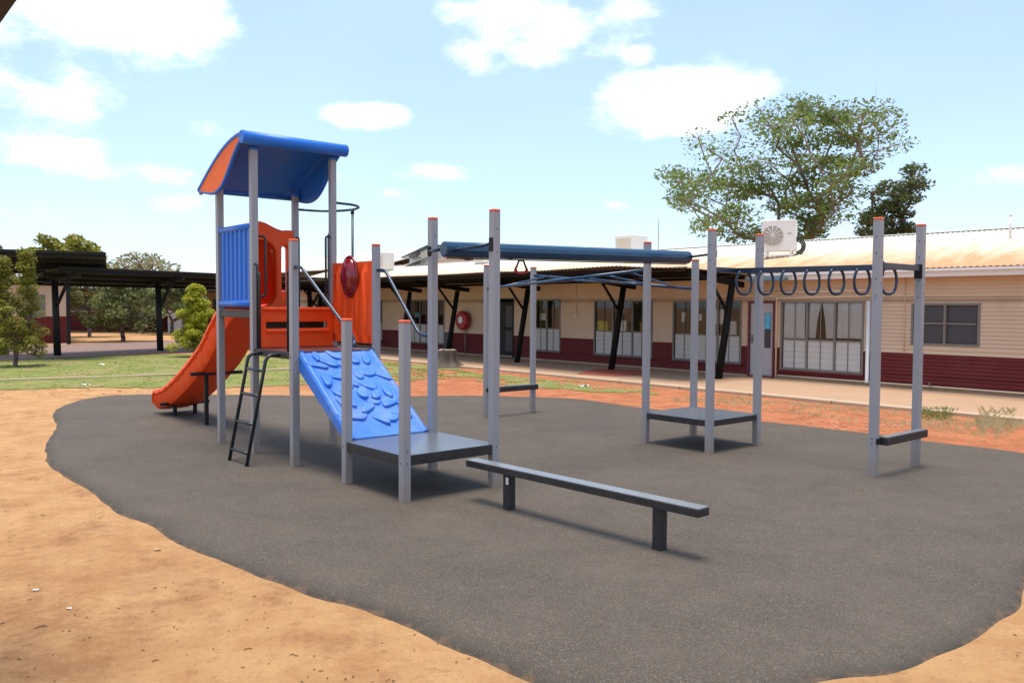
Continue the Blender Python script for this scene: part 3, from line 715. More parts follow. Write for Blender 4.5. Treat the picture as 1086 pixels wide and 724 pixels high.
fs = [(i * ns + k, i * ns + (k + 1) % ns, (i + 1) * ns + (k + 1) % ns, (i + 1) * ns + k) for i in range(len(sp) - 1) for k in range(ns)]
fs += [tuple(range(ns - 1, -1, -1)), tuple((len(sp) - 1) * ns + k for k in range(ns))]
mb.add(vs, fs, True)
sl = mb.build('slide', M['orange'], play)
mm = sl.modifiers.new('edges', 'EDGE_SPLIT'); mm.split_angle = R(38)
for d, z in ((2.08, .86), (3.72, .22)):
    m_ = MB(); m_.box(L(aT1 + d * SLS, SB, z), (.44, .035, .028)); 
    for bb in ((-.18,) if d < 3 else (-.18, .18)): m_.box(L(aT1 + d * SLS, SB + bb, z / 2 - .02), (.03, .03, z / 2 + .01))
    m_.build('support_leg', M['steelblack'], sl, bevel=.006)

# --- orange entrance hood of the slide
W2 = S - .09
ol = [(.045, 1.95), (.045, 3.12)]
for i in range(13):
    t = i / 12; x_ = .045 + t * W2; ol.append((x_, 3.12 + .13 * math.exp(-((t - .5) / .22) ** 2) + .02 * (t > .85)))
ol += [(S - .045, 1.95), (S - .10, 1.95), (S - .10, 2.02)]
ol = [(.045, 1.94)] + [q for q in ol[1:15]] + [(S - .045, 1.94)]
holes = [rrect(S - .24, 2.12, S - .135, 2.90, .05), rrect(.135, 2.12, .24, 2.90, .05), rrect(.34, 1.98, .84, 2.96, .2)]
hd = plate('slide_hood', ol, holes, L(aT1 + .02, 0, 0), E1, EZ, .14, M['orange'], play, .03)
m_ = MB(); vs = []; hs = 20; lv = 14
for k in range(lv + 1):      # chute alcove behind the opening: half cone that closes towards its top
    t = k / lv; z = 2.02 + .98 * t; w_ = .30 * (1 - .55 * t ** 3); d_ = .62 * (1 - t ** 1.6) + .05
    for i in range(hs + 1):
        q = math.pi * i / hs; vs.append(L(aT1 + .05 + d_ * math.sin(q) ** .8, .59 - math.cos(q) * w_, z))
m_.add(vs, [(k * (hs + 1) + i, k * (hs + 1) + i + 1, (k + 1) * (hs + 1) + i + 1, (k + 1) * (hs + 1) + i) for k in range(lv) for i in range(hs)], True)
th_o = m_.build('throat', M['orange'], hd); sm_ = th_o.modifiers.new('thick', 'SOLIDIFY'); sm_.thickness = .02

# --- orange riser with slots between tower deck and lower deck
holes = [rrect(.12, 1.69, S - .14, 1.775, .02)]
ri = plate('step_riser', rrect(.05, 1.425, S - .05, 1.955, .02), holes, L(aT2 - .075, 0, 0), E1, EZ, .07, M['orange'], play, .015)
m_ = MB(); m_.box(L(aT2 - .10, S / 2, 1.955), (S / 2 - .055, .07, .022)); m_.build('tread', M['orange'], ri, bevel=.015)
m_ = MB(); m_.box(L(aT2 + .10, S / 2, 1.70), (S / 2 - .10, .012, .12)); m_.build('back_plate', M['deckside'], ri)
m_ = MB(); m_.box(L(aT2 - .12, S / 2, 1.655), (S / 2 - .12, .03, .02)); m_.build('foot_ledge', M['orange'], ri, bevel=.012)

# --- orange fluted panel with red dome
fl = MB(); n = 80; vs = []
for i in range(n + 1):
    a = aT3 + .05 + (S - .10) * i / n
    for k, z in enumerate((1.50, 1.56, 1.64, 2.45, 2.52, 2.60)):
        sh = (i / n - (z - 1.5) * .12) * 4.6
        d = .05 * max(-.35, min(.8, math.sin(sh * 2 * math.pi) * 1.4)) if 1 < k < 4 and .05 < i / n < .95 else -.005
        vs.append(L(a, S - .03 - d, z))
        vs.append(L(a, S + .035, z))
fs = []
for i in range(n):
    for k in range(5):
        c = (i * 6 + k) * 2; e = ((i + 1) * 6 + k) * 2
        fs += [(c, e, e + 2, c + 2), (c + 1, c + 3, e + 3, e + 1)]
    for k in (0, 5):
        c = (i * 6 + k) * 2; e = ((i + 1) * 6 + k) * 2; fs.append((c, e, e + 1, c + 1))
for i in (0, n):
    for k in range(5): c = (i * 6 + k) * 2; fs.append((c, c + 2, c + 3, c + 1))
fl.add(vs, fs, True); pn = fl.build('window_panel', M['orange'], play)
pn.modifiers.new('edges', 'EDGE_SPLIT').split_angle = R(42)
m_ = MB(); 
cD = L(aT3 + .60, S - .05, 2.40); vs = [cD - E1 * .11]; rr_ = []
for i in range(1, 9):
    t = i / 8 * math.pi / 2
    for k in range(28):
        q = 2 * math.pi * k / 28; vs.append(cD - E1 * .11 * math.cos(t) + (E2 * math.cos(q) * .19 + EZ * math.sin(q) * .26) * math.sin(t))
fs = [(0, 1 + k, 1 + (k + 1) % 28) for k in range(28)]
for i in range(7):
    for k in range(28): a_ = 1 + i * 28; fs.append((a_ + k, a_ + 28 + k, a_ + 28 + (k + 1) % 28, a_ + (k + 1) % 28))
m_.add(vs, fs, True); m_.build('bubble_window', M['bubble'], pn)
m_ = MB(); m_.tube([cD - E1 * .005 + E2 * .205 * math.cos(2 * math.pi * k / 28) + EZ * .275 * math.sin(2 * math.pi * k / 28) for k in range(29)], .018, 8, caps=False); m_.build('window_ring', M['bubble'], pn)

# --- climbing ramp with moulded holds
zt, zb = 1.43, .50; at_, ab = aT3 - .02, S + .0
ax_d = (L(ab, 0, zb) - L(at_, 0, zt)); ln = ax_d.length; AX = ax_d.normalized(); UP = AX.cross(E1) * -1
if UP.z < 0: UP = -UP
o_r = L(at_, S / 2, zt)
def RPt(l, b, h): return o_r + AX * l + E1 * b + UP * h
rm = MB(); hw = S / 2 - .045; th0, th1 = .20, .12
secs = []
vs = []; nl = 14
for i in range(nl + 1):
    l = ln * i / nl; tk = th0 + (th1 - th0) * i / nl
    for b, h in ((-hw, -tk), (-hw, -.03), (-hw + .02, 0), (-hw + .055, .004), (-hw + .075, -.012), (hw - .075, -.012), (hw - .055, .004), (hw - .02, 0), (hw, -.03), (hw, -tk)):
        vs.append(RPt(l, b, h))
fs = [(i * 10 + k, i * 10 + (k + 1) % 10, (i + 1) * 10 + (k + 1) % 10, (i + 1) * 10 + k) for i in range(nl) for k in range(10)] + [tuple(range(10)), tuple(nl * 10 + k for k in range(10))]
rm.add(vs, fs); ra = rm.build('climbing_ramp', M['bluewall'], play, bevel=.01)
m_ = MB(); m_.box(L(ab + .14, S / 2, .44), (.05, hw - .01, .07), (E2, E1, EZ)); m_.build('ramp_foot', M['blue'], ra, bevel=.02)
rnd = random.Random(12); tries = 0; holds = []
while len(holds) < 30 and tries < 9000:
    tries += 1
    l = rnd.uniform(.09, ln - .26); b = rnd.uniform(-hw + .13, hw - .13); r = rnd.uniform(.075, .125)
    if any(((l - q[0]) / 1.35) ** 2 + (b - q[1]) ** 2 < (r + q[2]) ** 2 * .5 for q in holds): continue
    holds.append((l, b, r))
m_ = MB()
for l, b, r in holds:
    an = rnd.uniform(-1.3, 1.3); el = rnd.uniform(.5, .8); vs = []; n = 22; lv = ((1.0, -.02), (.985, .4), (.95, .85), (.86, 1.0), (.5, .96))
    ca, sa_ = math.cos(an), math.sin(an); ph = rnd.uniform(0, 6); hgt_ = rnd.uniform(.016, .028)
    for fr, h in lv:
        for k in range(n):
            q = 2 * math.pi * k / n; w = 1 + .15 * math.sin(2 * q + ph) + .10 * math.sin(3 * q + ph * 2)
            X, Y = math.cos(q) * r * 1.35 * fr * w, math.sin(q) * r * el * fr * w
            dl = X * ca - Y * sa_
            vs.append(RPt(l + dl, b + X * sa_ + Y * ca, -.012 + (hgt_ * h * max(.2, 1 + .55 * dl / r) if h > 0 else h)))
    fs = [(i * n + k, i * n + (k + 1) % n, (i + 1) * n + (k + 1) % n, (i + 1) * n + k) for i in range(len(lv) - 1) for k in range(n)] + [tuple((len(lv) - 1) * n + k for k in range(n))]
    m_.add(vs, fs, True)
hh = m_.build('moulded_holds', M['bluewall'], ra)

# --- tubes
def tubes(name, lines, m, r=.019, parent=play, sub=None):
    mb = MB()
    for l in lines: mb.tube(l, r, 12)
    return mb.build(name, m, parent)
for b in (0, S):
    ib = .0
    p = [L(aT3 - .045, b, 2.47), L(aT3 - .22, b, 2.47), L(S + .28, b, 1.64), L(S + .02, b, 1.64)]
    if b == 0: p = [L(aT3 - .045, b, 2.47), L(aT3 - .20, b, 2.47), L(S + .16, b + .16, 1.66), L(S + .10, b + .17, 1.56), L(S + .03, b + .04, 1.55)]
    tubes('handrail', [soft(p, .14, 7)], M['navy'], .0205)
# ladder on the left side of the lower deck
a0l, a1l = aT3 + .36, aT3 + .90
rails = [soft([L(a, -.02, 1.37), L(a, -.20, 1.37), L(a, -.47, 0)], .15, 8) for a in (a0l, a1l)]
mb = MB()
for l in rails: mb.tube(l, .022, 12)
for k in range(4):
    t = (.11, .37, .63, .86)[k]; b = -.47 + .27 * t; mb.tube([L(a0l, b, 1.37 * t), L(a1l, b, 1.37 * t)], .019, 10)
mb.build('access_ladder', M['black'], play)
# loop grab bars
def grab(f0, d, z0, z1, out, m=M['black'], w=.10):
    return soft([f0 + d * (PW) + EZ * z1, f0 + d * (w) + EZ * z1, f0 + d * (w) + EZ * z0], .05, 6)
for fp, d, z0_, z1_ in ((L(aT2, 0), -E2, 1.42, 2.55), (L(aT3, 0), E2, 1.42, 2.55)):
    tubes('grab_bar', [soft([fp + d * PW + EZ * z1_, fp + d * .10 + EZ * z1_, fp + d * .10 + EZ * z0_], .05), soft([fp + d * .10 + EZ * (z1_ - .12), fp + d * .17 + EZ * (z1_ - .12), fp + d * .17 + EZ * z0_], .04)], M['black'], .015)
tubes('grab_bar', [soft([L(aT2, PW, 2.93), L(aT2 - .03, .15, 2.93), L(aT2 - .03, .15, 2.12), L(aT2, PW, 2.12)], .07)], M['black'], .016)
for fp, d in ((L(aT1, S), -E2), (L(aT2, S), E2)):
    tubes('grab_bar', [soft([fp + d * PW + EZ * 3.03, fp + d * .12 + EZ * 3.03, fp + d * .12 + EZ * 1.95], .06), soft([fp + d * PW + EZ * 2.1, fp + d * .12 + EZ * 2.1], .02)], M['greenblack'], .017)
tubes('grab_bar', [soft([L(aT2, S - PW, 2.98), L(aT2 - .02, S - .12, 2.98), L(aT2 - .02, S - .12, 1.97)], .06)], M['greenblack'], .016)
# fire pole with its half ring
cR = L((aT1 + aT2) / 2, S, 3.47)
ring = [L(aT1, S + .03, 3.47)] + [cR + E2 * (.56 * math.cos(t)) + E1 * (.22 + .44 * math.sin(t)) for t in [math.pi * k / 16 for k in range(17)]] + [L(aT2, S + .03, 3.47)]
fp_ = tubes('fire_pole', [ring], M['greenblack'], .0185)
mb = MB(); pc = cR + E1 * .66; mb.tube([pc + EZ * (-3.5), pc], .019, 12); mb.tube([pc + EZ * -.07, pc + EZ * .0], .028, 12); mb.build('pole', M['greenblack'], fp_)

# --- overhead track ride
m0 = L(S / 2, S - .27, 2.645); m1 = LP(SD / 2, .22, 2.715)
TD = (m1 - m0).normalized()
mb = MB(); mb.tube([m0 + TD * .0, m0 + TD * .012, m1 - TD * .012, m1], [.074, .09, .09, .074], 12)
mb.f = [f for f in mb.f]
tk = mb.build('track_beam', M['trackblue'], play); tk.modifiers.new('edges', 'EDGE_SPLIT').split_angle = R(25)
mb = MB(); n_ = TD.cross(EZ).normalized()
mb.box((m0 + m1) / 2 - EZ * .099, ((m1 - m0).length / 2 - .05, .022, .006), (TD, n_, TD.cross(n_))); mb.build('slot_rail', M['steelblack'], tk)
for p_, q_, r_ in ((L(S, S - PW, 2.66), L(S * .62, S - .22, 2.65), .02), (L(0, S - .03, 2.69), L(S * .40, S - .20, 2.63), .02), (LP(0, PW, 2.735), LP(SD * .42, .18, 2.72), .017), (LP(SD, PW, 2.735), LP(SD * .58, .18, 2.72), .017)):
    arms = MB(); arms.tube([p_, q_], r_, 10); arms.build('support_arm', M['navy'], tk)
for p_, h_ in ((L(0, S - PW - .008, 2.68), (.008, .03, .075)), (L(S, S - PW - .008, 2.66), (.008, .03, .06)), (LP(0, PW + .012, 2.735), (.01, .04, .05))):
    mb = MB(); mb.box(p_, h_); mb.build('bracket', M['steelblack'], tk, bevel=.006)
mb = MB(); pt = m0 + (m1 - m0) * .27 - EZ * .10
mb.tube(soft([pt - TD * .06 - EZ * .15, pt - TD * .085 - EZ * .115, pt - TD * .035 - EZ * .005, pt + TD * .035 - EZ * .005, pt + TD * .085 - EZ * .115, pt + TD * .06 - EZ * .15], .02), .012, 8)
hn = mb.build('trolley_handle', M['steelblack'], tk)
mb = MB(); mb.tube(soft([pt - TD * .075 - EZ * .085, pt - TD * .10 - EZ * .135, pt - TD * .06 - EZ * .155, pt + TD * .06 - EZ * .155, pt + TD * .10 - EZ * .135, pt + TD * .075 - EZ * .085], .03), .0145, 10)
mb.build('hand_grip', M['red'], tk)

# --- twisted overhead ladder
ra0, ra1 = LQ(0, 0, 2.32), LP(SD, 0, 2.55); rb0, rb1 = LQ(0, SQ, 2.59), LP(SD, SD, 2.29)
mb = MB(); mb.tube([ra0, ra1], .024, 12); mb.tube([rb0, rb1], .024, 12); tl = mb.build('twisted_ladder', M['trackblue'], play)
for k in range(7):
    t = .10 + .80 * k / 6; m_ = MB(); m_.tube([ra0.lerp(ra1, t), rb0.lerp(rb1, t)], .017, 10); m_.build('rung', M['trackblue'], tl)

# --- ring rail
r0, r1 = LP(0, SD / 2, 2.52), LR(0, SR / 2, 2.51); rd = (r1 - r0).normalized(); rs_ = rd.cross(EZ).normalized()
mb = MB(); mb.box((r0 + r1) / 2, ((r1 - r0).length / 2, .03, .036), (rd, rs_, EZ)); mb.box(LP(0, SD / 2, 2.52), (SD / 2 - PW, .03, .036)); mb.box(LR(0, SR / 2, 2.51), (SR / 2 - PW, .03, .036))
rr = mb.build('ring_rail', M['navy'], play, bevel=.006)
for k in range(7):
    c = r0.lerp(r1, .055 + .148 * k); m_ = MB(); cc = c - EZ * .168; rs_ = Vector((.93, .36, 0)).normalized()
    m_.tube([cc + rs_ * .125 * math.copysign(abs(math.sin(t)) ** .75, math.sin(t)) + EZ * .165 * math.cos(t) for t in [.42 + (2 * math.pi - .84) * i / 30 for i in range(31)] ], .018, 10); m_.build('hand_ring', M['navy'], rr)
for b_ in (SR - PW - .01, PW + .01): mb = MB(); mb.box(LR(0, b_, 2.47), (.012, .05, .09)); mb.build('bracket', M['steelblack'], rr, bevel=.006)

# --- balance beam
p0, p1 = Vector((-.02, 8.24, 0)), Vector((1.23, 6.89, 0)); bd = (p1 - p0).normalized(); bs = Vector((-bd.y, bd.x, 0))
bb = thing('balance_beam', (p0 + p1) / 2, 'low dark grey balance beam on two stub legs in front of the low deck', 'beam')
mb = MB(); q0, q1 = p0 - bd * .58, p1 + bd * .43; mb.box((q0 + q1) / 2 + EZ * .385, ((q1 - q0).length / 2, .075, .032), (bd, bs, EZ)); bo = mb.build('plank', M['deckside'], bb, bevel=.005)
mb = MB(); mb.box((q0 + q1) / 2 + EZ * .4205, ((q1 - q0).length / 2 - .003, .072, .0035), (bd, bs, EZ)); mb.build('top_surface', M['beamtop'], bo)
for i, p in enumerate((p0, p1)):
    mb = MB(); mb.box(p + EZ * .17, (.045, .045, .182), (bd, bs, EZ)); o = mb.build('leg', M['deckside'], bb, bevel=.008)
    if i == 0:
        m_ = MB(); m_.box(p - bs * .047 + bd * .02 + EZ * .29, (.018, .002, .035), (bd, bs, EZ)); m_.build('sticker', M['paper'], o)

# ------------------------------------------------------------------ main building
school = thing('school_building', BW(12, 0), 'long cream and maroon school building with bleached iron roof behind the playground', 'building')
S0, S1 = -14, 39; ZB, ZM, ZT = .06, .885, 2.86
opens = []      # (s0, s1, z0, z1)
def boards(mb, s0, s1, z0, z1, off=0., pitch=.092):
    n = max(1, round((z1 - z0) / pitch)); h = (z1 - z0) / n
    for k in range(n):
        a, b = z0 + k * h, z0 + (k + 1) * h
        vs = [BW(s0, off + .030, a), BW(s1, off + .030, a), BW(s1, off + .003, b), BW(s0, off + .003, b), BW(s1, off + .003, a), BW(s0, off + .003, a)]
        mb.add(vs, [(1, 0, 3, 2), (0, 1, 4, 5)])
wins = [('rw', .97, 2.58, 1.10, 2.14), ('big', 3.80, 6.24, .27, 2.20), ('door', 6.44, 7.28, .0, 2.18), ('w3', 7.52, 10.08, .34, 2.22), ('w4', 10.90, 13.54, .34, 2.24),
        ('w5', 15.22, 16.70, .34, 2.28), ('d2', 17.83, 19.06, .0, 2.30), ('w6', 22.40, 25.20, .35, 2.28), ('w7', 27.40, 30.0, .35, 2.28), ('w8', 31.6, 33.6, .35, 2.28)]
opens = sorted([(w[1], w[2], w[3], w[4]) for w in wins])
wc, wm = MB(), MB()
def band(mb, z0, z1):
    cuts = sorted({z0, z1} | {z for o in opens for z in (o[2], o[3]) if z0 < z < z1})
    for a, b in zip(cuts[:-1], cuts[1:]):
        s = S0
        for o in opens:
            if o[2] <= a + 1e-6 and o[3] >= b - 1e-6:
                if o[0] > s: boards(mb, s, o[0], a, b)
                s = o[1]
        if s < S1: boards(mb, s, S1, a, b)
band(wc, ZM, ZT); band(wm, ZB, ZM)
for mb_, z0, z1 in ((wc, ZM, ZT), (wm, ZB, ZM)):      # end walls
    for s in (S0, S1): mb_.box(BW(s, -4, (z0 + z1) / 2), (4.0, .02, (z1 - z0) / 2 - .001))
wc.build('upper_wall', M['cream'], school); wm.build('lower_wall', M['maroon'], school)
mb = MB(); mb.box(BW((S0 + S1) / 2, -4.0, .02), (4.0, (S1 - S0) / 2, .06)); mb.build('plinth', M['kerbcon'], school)
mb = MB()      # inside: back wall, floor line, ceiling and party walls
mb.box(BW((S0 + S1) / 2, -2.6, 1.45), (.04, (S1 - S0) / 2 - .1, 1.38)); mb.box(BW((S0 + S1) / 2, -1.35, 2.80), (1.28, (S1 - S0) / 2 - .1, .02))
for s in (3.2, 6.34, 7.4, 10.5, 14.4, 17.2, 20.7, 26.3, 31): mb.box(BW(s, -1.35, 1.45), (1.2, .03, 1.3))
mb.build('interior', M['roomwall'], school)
# roof
def corr(mb, s0, s1, prof_pts, amp=.012, pitch=.14, seg=5):
    n = int((s1 - s0) / pitch) * seg; vs = []
    for i in range(n + 1):
        s = s0 + (s1 - s0) * i / n; d = amp * math.sin(2 * math.pi * i / seg)
        for o_, z in prof_pts: vs.append(BW(s, o_, z + d))
    k = len(prof_pts)
    mb.add(vs, [(i * k + j, (i + 1) * k + j, (i + 1) * k + j + 1, i * k + j + 1) for i in range(n) for j in range(k - 1)], True)
# built in the frame of the wall so that the rust follows the eave
mb = MB(); corr(mb, S0 - .3, S1 + .3, [(.50, 2.985), (-1.2, 3.44), (-2.6, 3.82), (-4.0, 4.20), (-8.5, 2.99)])
ro = mb.build('roof', M['roof'], school)
# give the sheet its own origin on the wall line, so its texture is measured from the eave
d_ = WALL0 - WLOC[school.name]
for v in ro.data.vertices: v.co -= d_
ro.location = d_
mb = MB(); mb.box(BW((S0 + S1) / 2, -4.0, 4.205), (.13, (S1 - S0) / 2 + .3, .012)); mb.build('ridge_cap', M['white'], school, bevel=.01)
mb = MB(); mb.box(BW((S0 + 6.9) / 2, .46, 2.865), (.012, (6.9 - S0) / 2, .095)); mb.box(BW((S0 + 6.9) / 2, .525, 2.93), (.05, (6.9 - S0) / 2, .03)); mb.build('fascia', M['white'], school)
mb = MB(); mb.box(BW((S0 + S1) / 2, .22, 2.80), (.225, (S1 - S0) / 2, .012)); mb.build('soffit', M['creamtrim'], school)
mb = MB(); mb.box(BW((39 + 33) / 2, .46, 2.87), (.012, 3, .09)); mb.build('fascia', M['white'], school)

def frame_rect(mb, s0, s1, z0, z1, w, off, d):
    mb.box(BW((s0 + s1) / 2, off, z1 - w / 2), (d, (s1 - s0) / 2, w / 2)); mb.box(BW((s0 + s1) / 2, off, z0 + w / 2), (d, (s1 - s0) / 2, w / 2))
    for s in (s0 + w / 2, s1 - w / 2): mb.box(BW(s, off, (z0 + z1) / 2), (d, w / 2, (z1 - z0) / 2 - w - .0005))
rw = random.Random(5)
for nm, s0, s1, z0, z1 in wins:
    if nm in ('door', 'd2'): continue
    mb = MB(); frame_rect(mb, s0, s1, z0, z1, .055, -.005, .045)
    nm_ = 2 if nm == 'rw' else (3 if nm in ('big', 'w3', 'w4', 'w6', 'w7') else 2)
    mus = [s0 + (s1 - s0) * k / nm_ for k in range(1, nm_)]
    zmid = z0 + (z1 - z0) * (.44 if nm != 'rw' else .52)
    for s in mus: mb.box(BW(s, -.003, (z0 + z1) / 2), (.036, .028, (z1 - z0) / 2 - .056))
    fr = mb.build('window', M['alu'], school, bevel=.004)
    edges = [s0 + .056] + mus + [s1 - .056]
    for a, b in zip(edges[:-1], edges[1:]):
        m_ = MB(); m_.box(BW((a + b) / 2, .0, zmid), (.02, (b - a) / 2 - .03, .02)); m_.build('transom', M['alu'], fr)
        if nm == 'rw':
            m_ = MB(); m_.box(BW((a + b) / 2, -.03, (z0 + z1) / 2), (.003, (b - a) / 2 - .026, (z1 - z0) / 2 - .057)); m_.build('insect_screen', M['screen'], fr); continue
        m_ = MB(); m_.add([BW(q_, -.02, z_) for q_, z_ in ((b - .028, zmid + .02), (a + .028, zmid + .02), (a + .028, z1 - .056), (b - .028, z1 - .056))], [(0, 1, 2, 3)]); m_.build('pane', M['glass'], fr)
        # opaque lower panel of stacked louvre blades
        m_ = MB(); nb_ = 5; zl = z0 + .056; zh = zmid - .02
        for k in range(nb_):
            for hh_ in range(2):
                ca = a + .028 + (b - a - .056) * hh_ / 2; cb = a + .028 + (b - a - .056) * (hh_ + 1) / 2
                zc = zl + (zh - zl) * (k + .5) / nb_; m_.box(BW((ca + cb) / 2, -.012 + .004 * (k % 2), zc), (.008, (cb - ca) / 2 - .008, (zh - zl) / nb_ / 2 - .002))
        m_.build('louvre_panel', M['whitepanel'], fr)
        m_ = MB(); m_.box(BW((a + b) / 2, -.002, (zl + zh) / 2), (.018, .011, (zh - zl) / 2)); m_.box(BW((a + b) / 2, -.002, (zmid + z1) / 2), (.012, .009, (z1 - zmid) / 2 - .056)); m_.build('glazing_bar', M['alu'], fr)
    if nm != 'rw':
        m_ = MB(); m_.box(BW((s0 + s1) / 2, .03, z0 - .02), (.05, (s1 - s0) / 2 + .03, .018)); m_.build('sill', M['maroontrim'], fr)
def hang(sa, sb, za, zb, off, m, nm, par=school):
    mb = MB(); mb.box(BW((sa + sb) / 2, off, (za + zb) / 2), (.003, abs(sb - sa) / 2, (zb - za) / 2)); mb.build(nm, M[m], par)
def drape(sa, sb, za, zb, off, sa2=None, sb2=None):
    mb = MB(); n = 40; vs = []
    for i in range(n + 1):
        t = i / n
        for k, z in enumerate((za, (za + zb) / 2, zb)):
            lo_a, lo_b = (sa2, sb2) if (sa2 is not None and k == 0) else (sa, sb)
            if k == 1 and sa2 is not None: lo_a, lo_b = (sa + sa2 * 2) / 3, (sb + sb2 * 2) / 3
            vs.append(BW(lo_a + (lo_b - lo_a) * t, off + .018 * math.sin(t * 34 + k * .6), z))
    mb.add(vs, [(i * 3 + k, (i + 1) * 3 + k, (i + 1) * 3 + k + 1, i * 3 + k + 1) for i in range(n) for k in range(2)], True); mb.build('curtain', M['curtain'], school)
drape(5.52, 6.17, 1.15, 2.14, -.05); drape(4.66, 5.02, 1.18, 2.14, -.05, 4.64, 4.88); drape(5.04, 5.40, 1.18, 2.14, -.05, 5.20, 5.41); drape(3.86, 4.58, 1.2, 2.14, -.05)
for sa, sb, za, zb, m in ((9.62, 9.78, 1.55, 1.85, 'paper'), (9.0, 9.12, 1.6, 1.8, 'paper'), (8.2, 8.5, 1.5, 1.95, 'paper'), (7.75, 8.0, 1.2, 1.6, 'paper'), (12.95, 13.42, 1.18, 1.52, 'yellow'), (12.1, 12.6, 1.2, 1.55, 'paper'), (11.1, 11.5, 1.2, 1.5, 'tan'), (12.2, 12.5, 1.75, 1.95, 'paper'),
                          (16.1, 16.4, 1.5, 1.75, 'paper'), (23.2, 23.6, 1.4, 1.8, 'paper'), (24.4, 24.8, 1.5, 1.7, 'aqua')):
    hang(sa, sb, za, zb, -.045, m, 'window_poster')
# doors
mb = MB(); frame_rect(mb, 6.42, 7.30, -.03, 2.20, .06, .0, .05); dr = mb.build('door', M['maroontrim'], school, bevel=.004)
mb = MB(); mb.box(BW(6.86, -.02, 1.08), (.02, .375, 1.055)); mb.build('door_leaf', M['doorgrey'], dr, bevel=.004)
mb = MB(); mb.box(BW(6.66, .004, 1.35), (.006, .10, .50)); mb.build('glass_strip', M['screen'], dr)
mb = MB(); mb.box(BW(6.66, .013, 1.62), (.003, .09, .22)); mb.build('door_poster', M['aqua'], dr)
mb = MB(); mb.box(BW(7.17, .012, 1.1), (.012, .03, .12)); mb.tube([BW(7.17, .02, 1.1), BW(7.17, .07, 1.1), BW(7.07, .07, 1.1)], .01, 8); mb.build('handle', M['alu'], dr)
mb = MB(); frame_rect(mb, 17.83, 19.06, -.03, 2.32, .06, .0, .05); d2 = mb.build('door', M['steelblack'], school); d2['label'] = 'dark double door under the verandah'
mb = MB(); mb.box(BW(18.14, -.03, 1.1), (.02, .30, 1.08)); mb.build('door_leaf', M['steelblack'], d2)
mb = MB(); mb.box(BW(18.14, -.005, 1.62), (.004, .22, .42)); mb.box(BW(18.14, -.005, .65), (.004, .22, .4)); mb.build('glass_strip', M['screen'], d2)
mb = MB(); mb.box(BW(18.75, -.05, 1.1), (.02, .29, 1.08)); mb.build('door_leaf', M['dark'], d2)
# pipes on the wall
mb = MB(); mb.tube([BW(3.66, .07, 2.2), BW(3.66, .07, .12), BW(3.66, .10, .06)], .05, 12); mb.tube([BW(3.45, .07, 2.35), BW(3.45, .07, .12), BW(3.45, .10, .06)], .05, 12); mb.build('downpipe', M['white'], school)
mb = MB(); mb.tube([BW(6.35, .05, .02), BW(6.35, .05, 2.28), BW(3.4, .05, 2.33)], .028, 10); mb.tube([BW(7.6, .06, 2.42), BW(3.3, .06, 2.48)], .03, 10); mb.build('conduit', M['creamtrim'], school)
mb = MB(); mb.tube([BW(6.3, .06, .09), BW(-14, .06, .09)], .022, 8); mb.build('skirting_pipe', M['creamtrim'], school)
mb = MB(); mb.tube([BW(2.42, .05, .01), BW(2.42, .05, 2.8)], .02, 8); mb.build('drain_pipe', M['cream'], school)
mb = MB(); mb.tube([BW(2.74, .03, ZM), BW(2.74, .03, 2.8)], .012, 8); mb.build('cover_strip', M['cream'], school)
mb = MB(); mb.tube([BW(2.05, .12, -.01), BW(2.05, .12, .16)], .014, 8); mb.tube([BW(2.05, .12, .16), BW(2.02, .2, .17), BW(2.02, .22, .13)], .014, 8); mb.box(BW(2.05, .12, .19), (.012, .03, .008)); mb.build('garden_tap', M['alu'], school)
mb = MB(); mb.box(BW(22.03, .09, .42), (.09, .18, .44)); mb.build('meter_cabinet', mat('green grey cabinet', (.07, .08, .075), .5), school, bevel=.01)

# gutter box end at the verandah corner
mb = MB(); mb.box(BW(6.35, .62, 2.80), (.09, .62, .05)); mb.build('gutter', mat('blue grey gutter', (.12, .19, .22), .5), school, bevel=.01)

# verandah
ver = thing('verandah', BW(20, 1.3), 'dark verandah roof with leaning black timber poles along the left wing of the school', 'verandah')
vS0, vS1 = 7.0, 34.5
def vroof():
    mb = MB(); n = int((vS1 - vS0) / .16) * 5; vs = []
    for i in range(n + 1):
        s = vS0 + (vS1 - vS0) * i / n; d = .014 * math.sin(2 * math.pi * i / 5)
        k = .05 * noise.noise(Vector((s * .35, 0, 0))) - .10 * max(0, 1 - (s - vS0) / 2.4)
        for o_, z in ((.36, 2.94), (1.4, 3.02), (3.35 + .06 * noise.noise(Vector((s * .9, 7, 0))), 3.15)): vs.append(BW(s, o_, z + d + k * o_ / 3.3))
    mb.add(vs, [(i * 3 + j, (i + 1) * 3 + j, (i + 1) * 3 + j + 1, i * 3 + j + 1) for i in range(n) for j in range(2)], True)
    o = mb.build('roof_sheeting', M['verroof'], ver); q = o.modifiers.new('t', 'SOLIDIFY'); q.thickness = .006
vroof()
mb = MB()
for o_, z in ((.55, 2.86), (1.25, 2.93), (2.2, 2.98), (3.2, 3.04)): mb.box(BW((vS0 + vS1) / 2, o_, z), (.03, (vS1 - vS0) / 2 - .1, .045))
mb.build('purlin', M['timber'], ver)
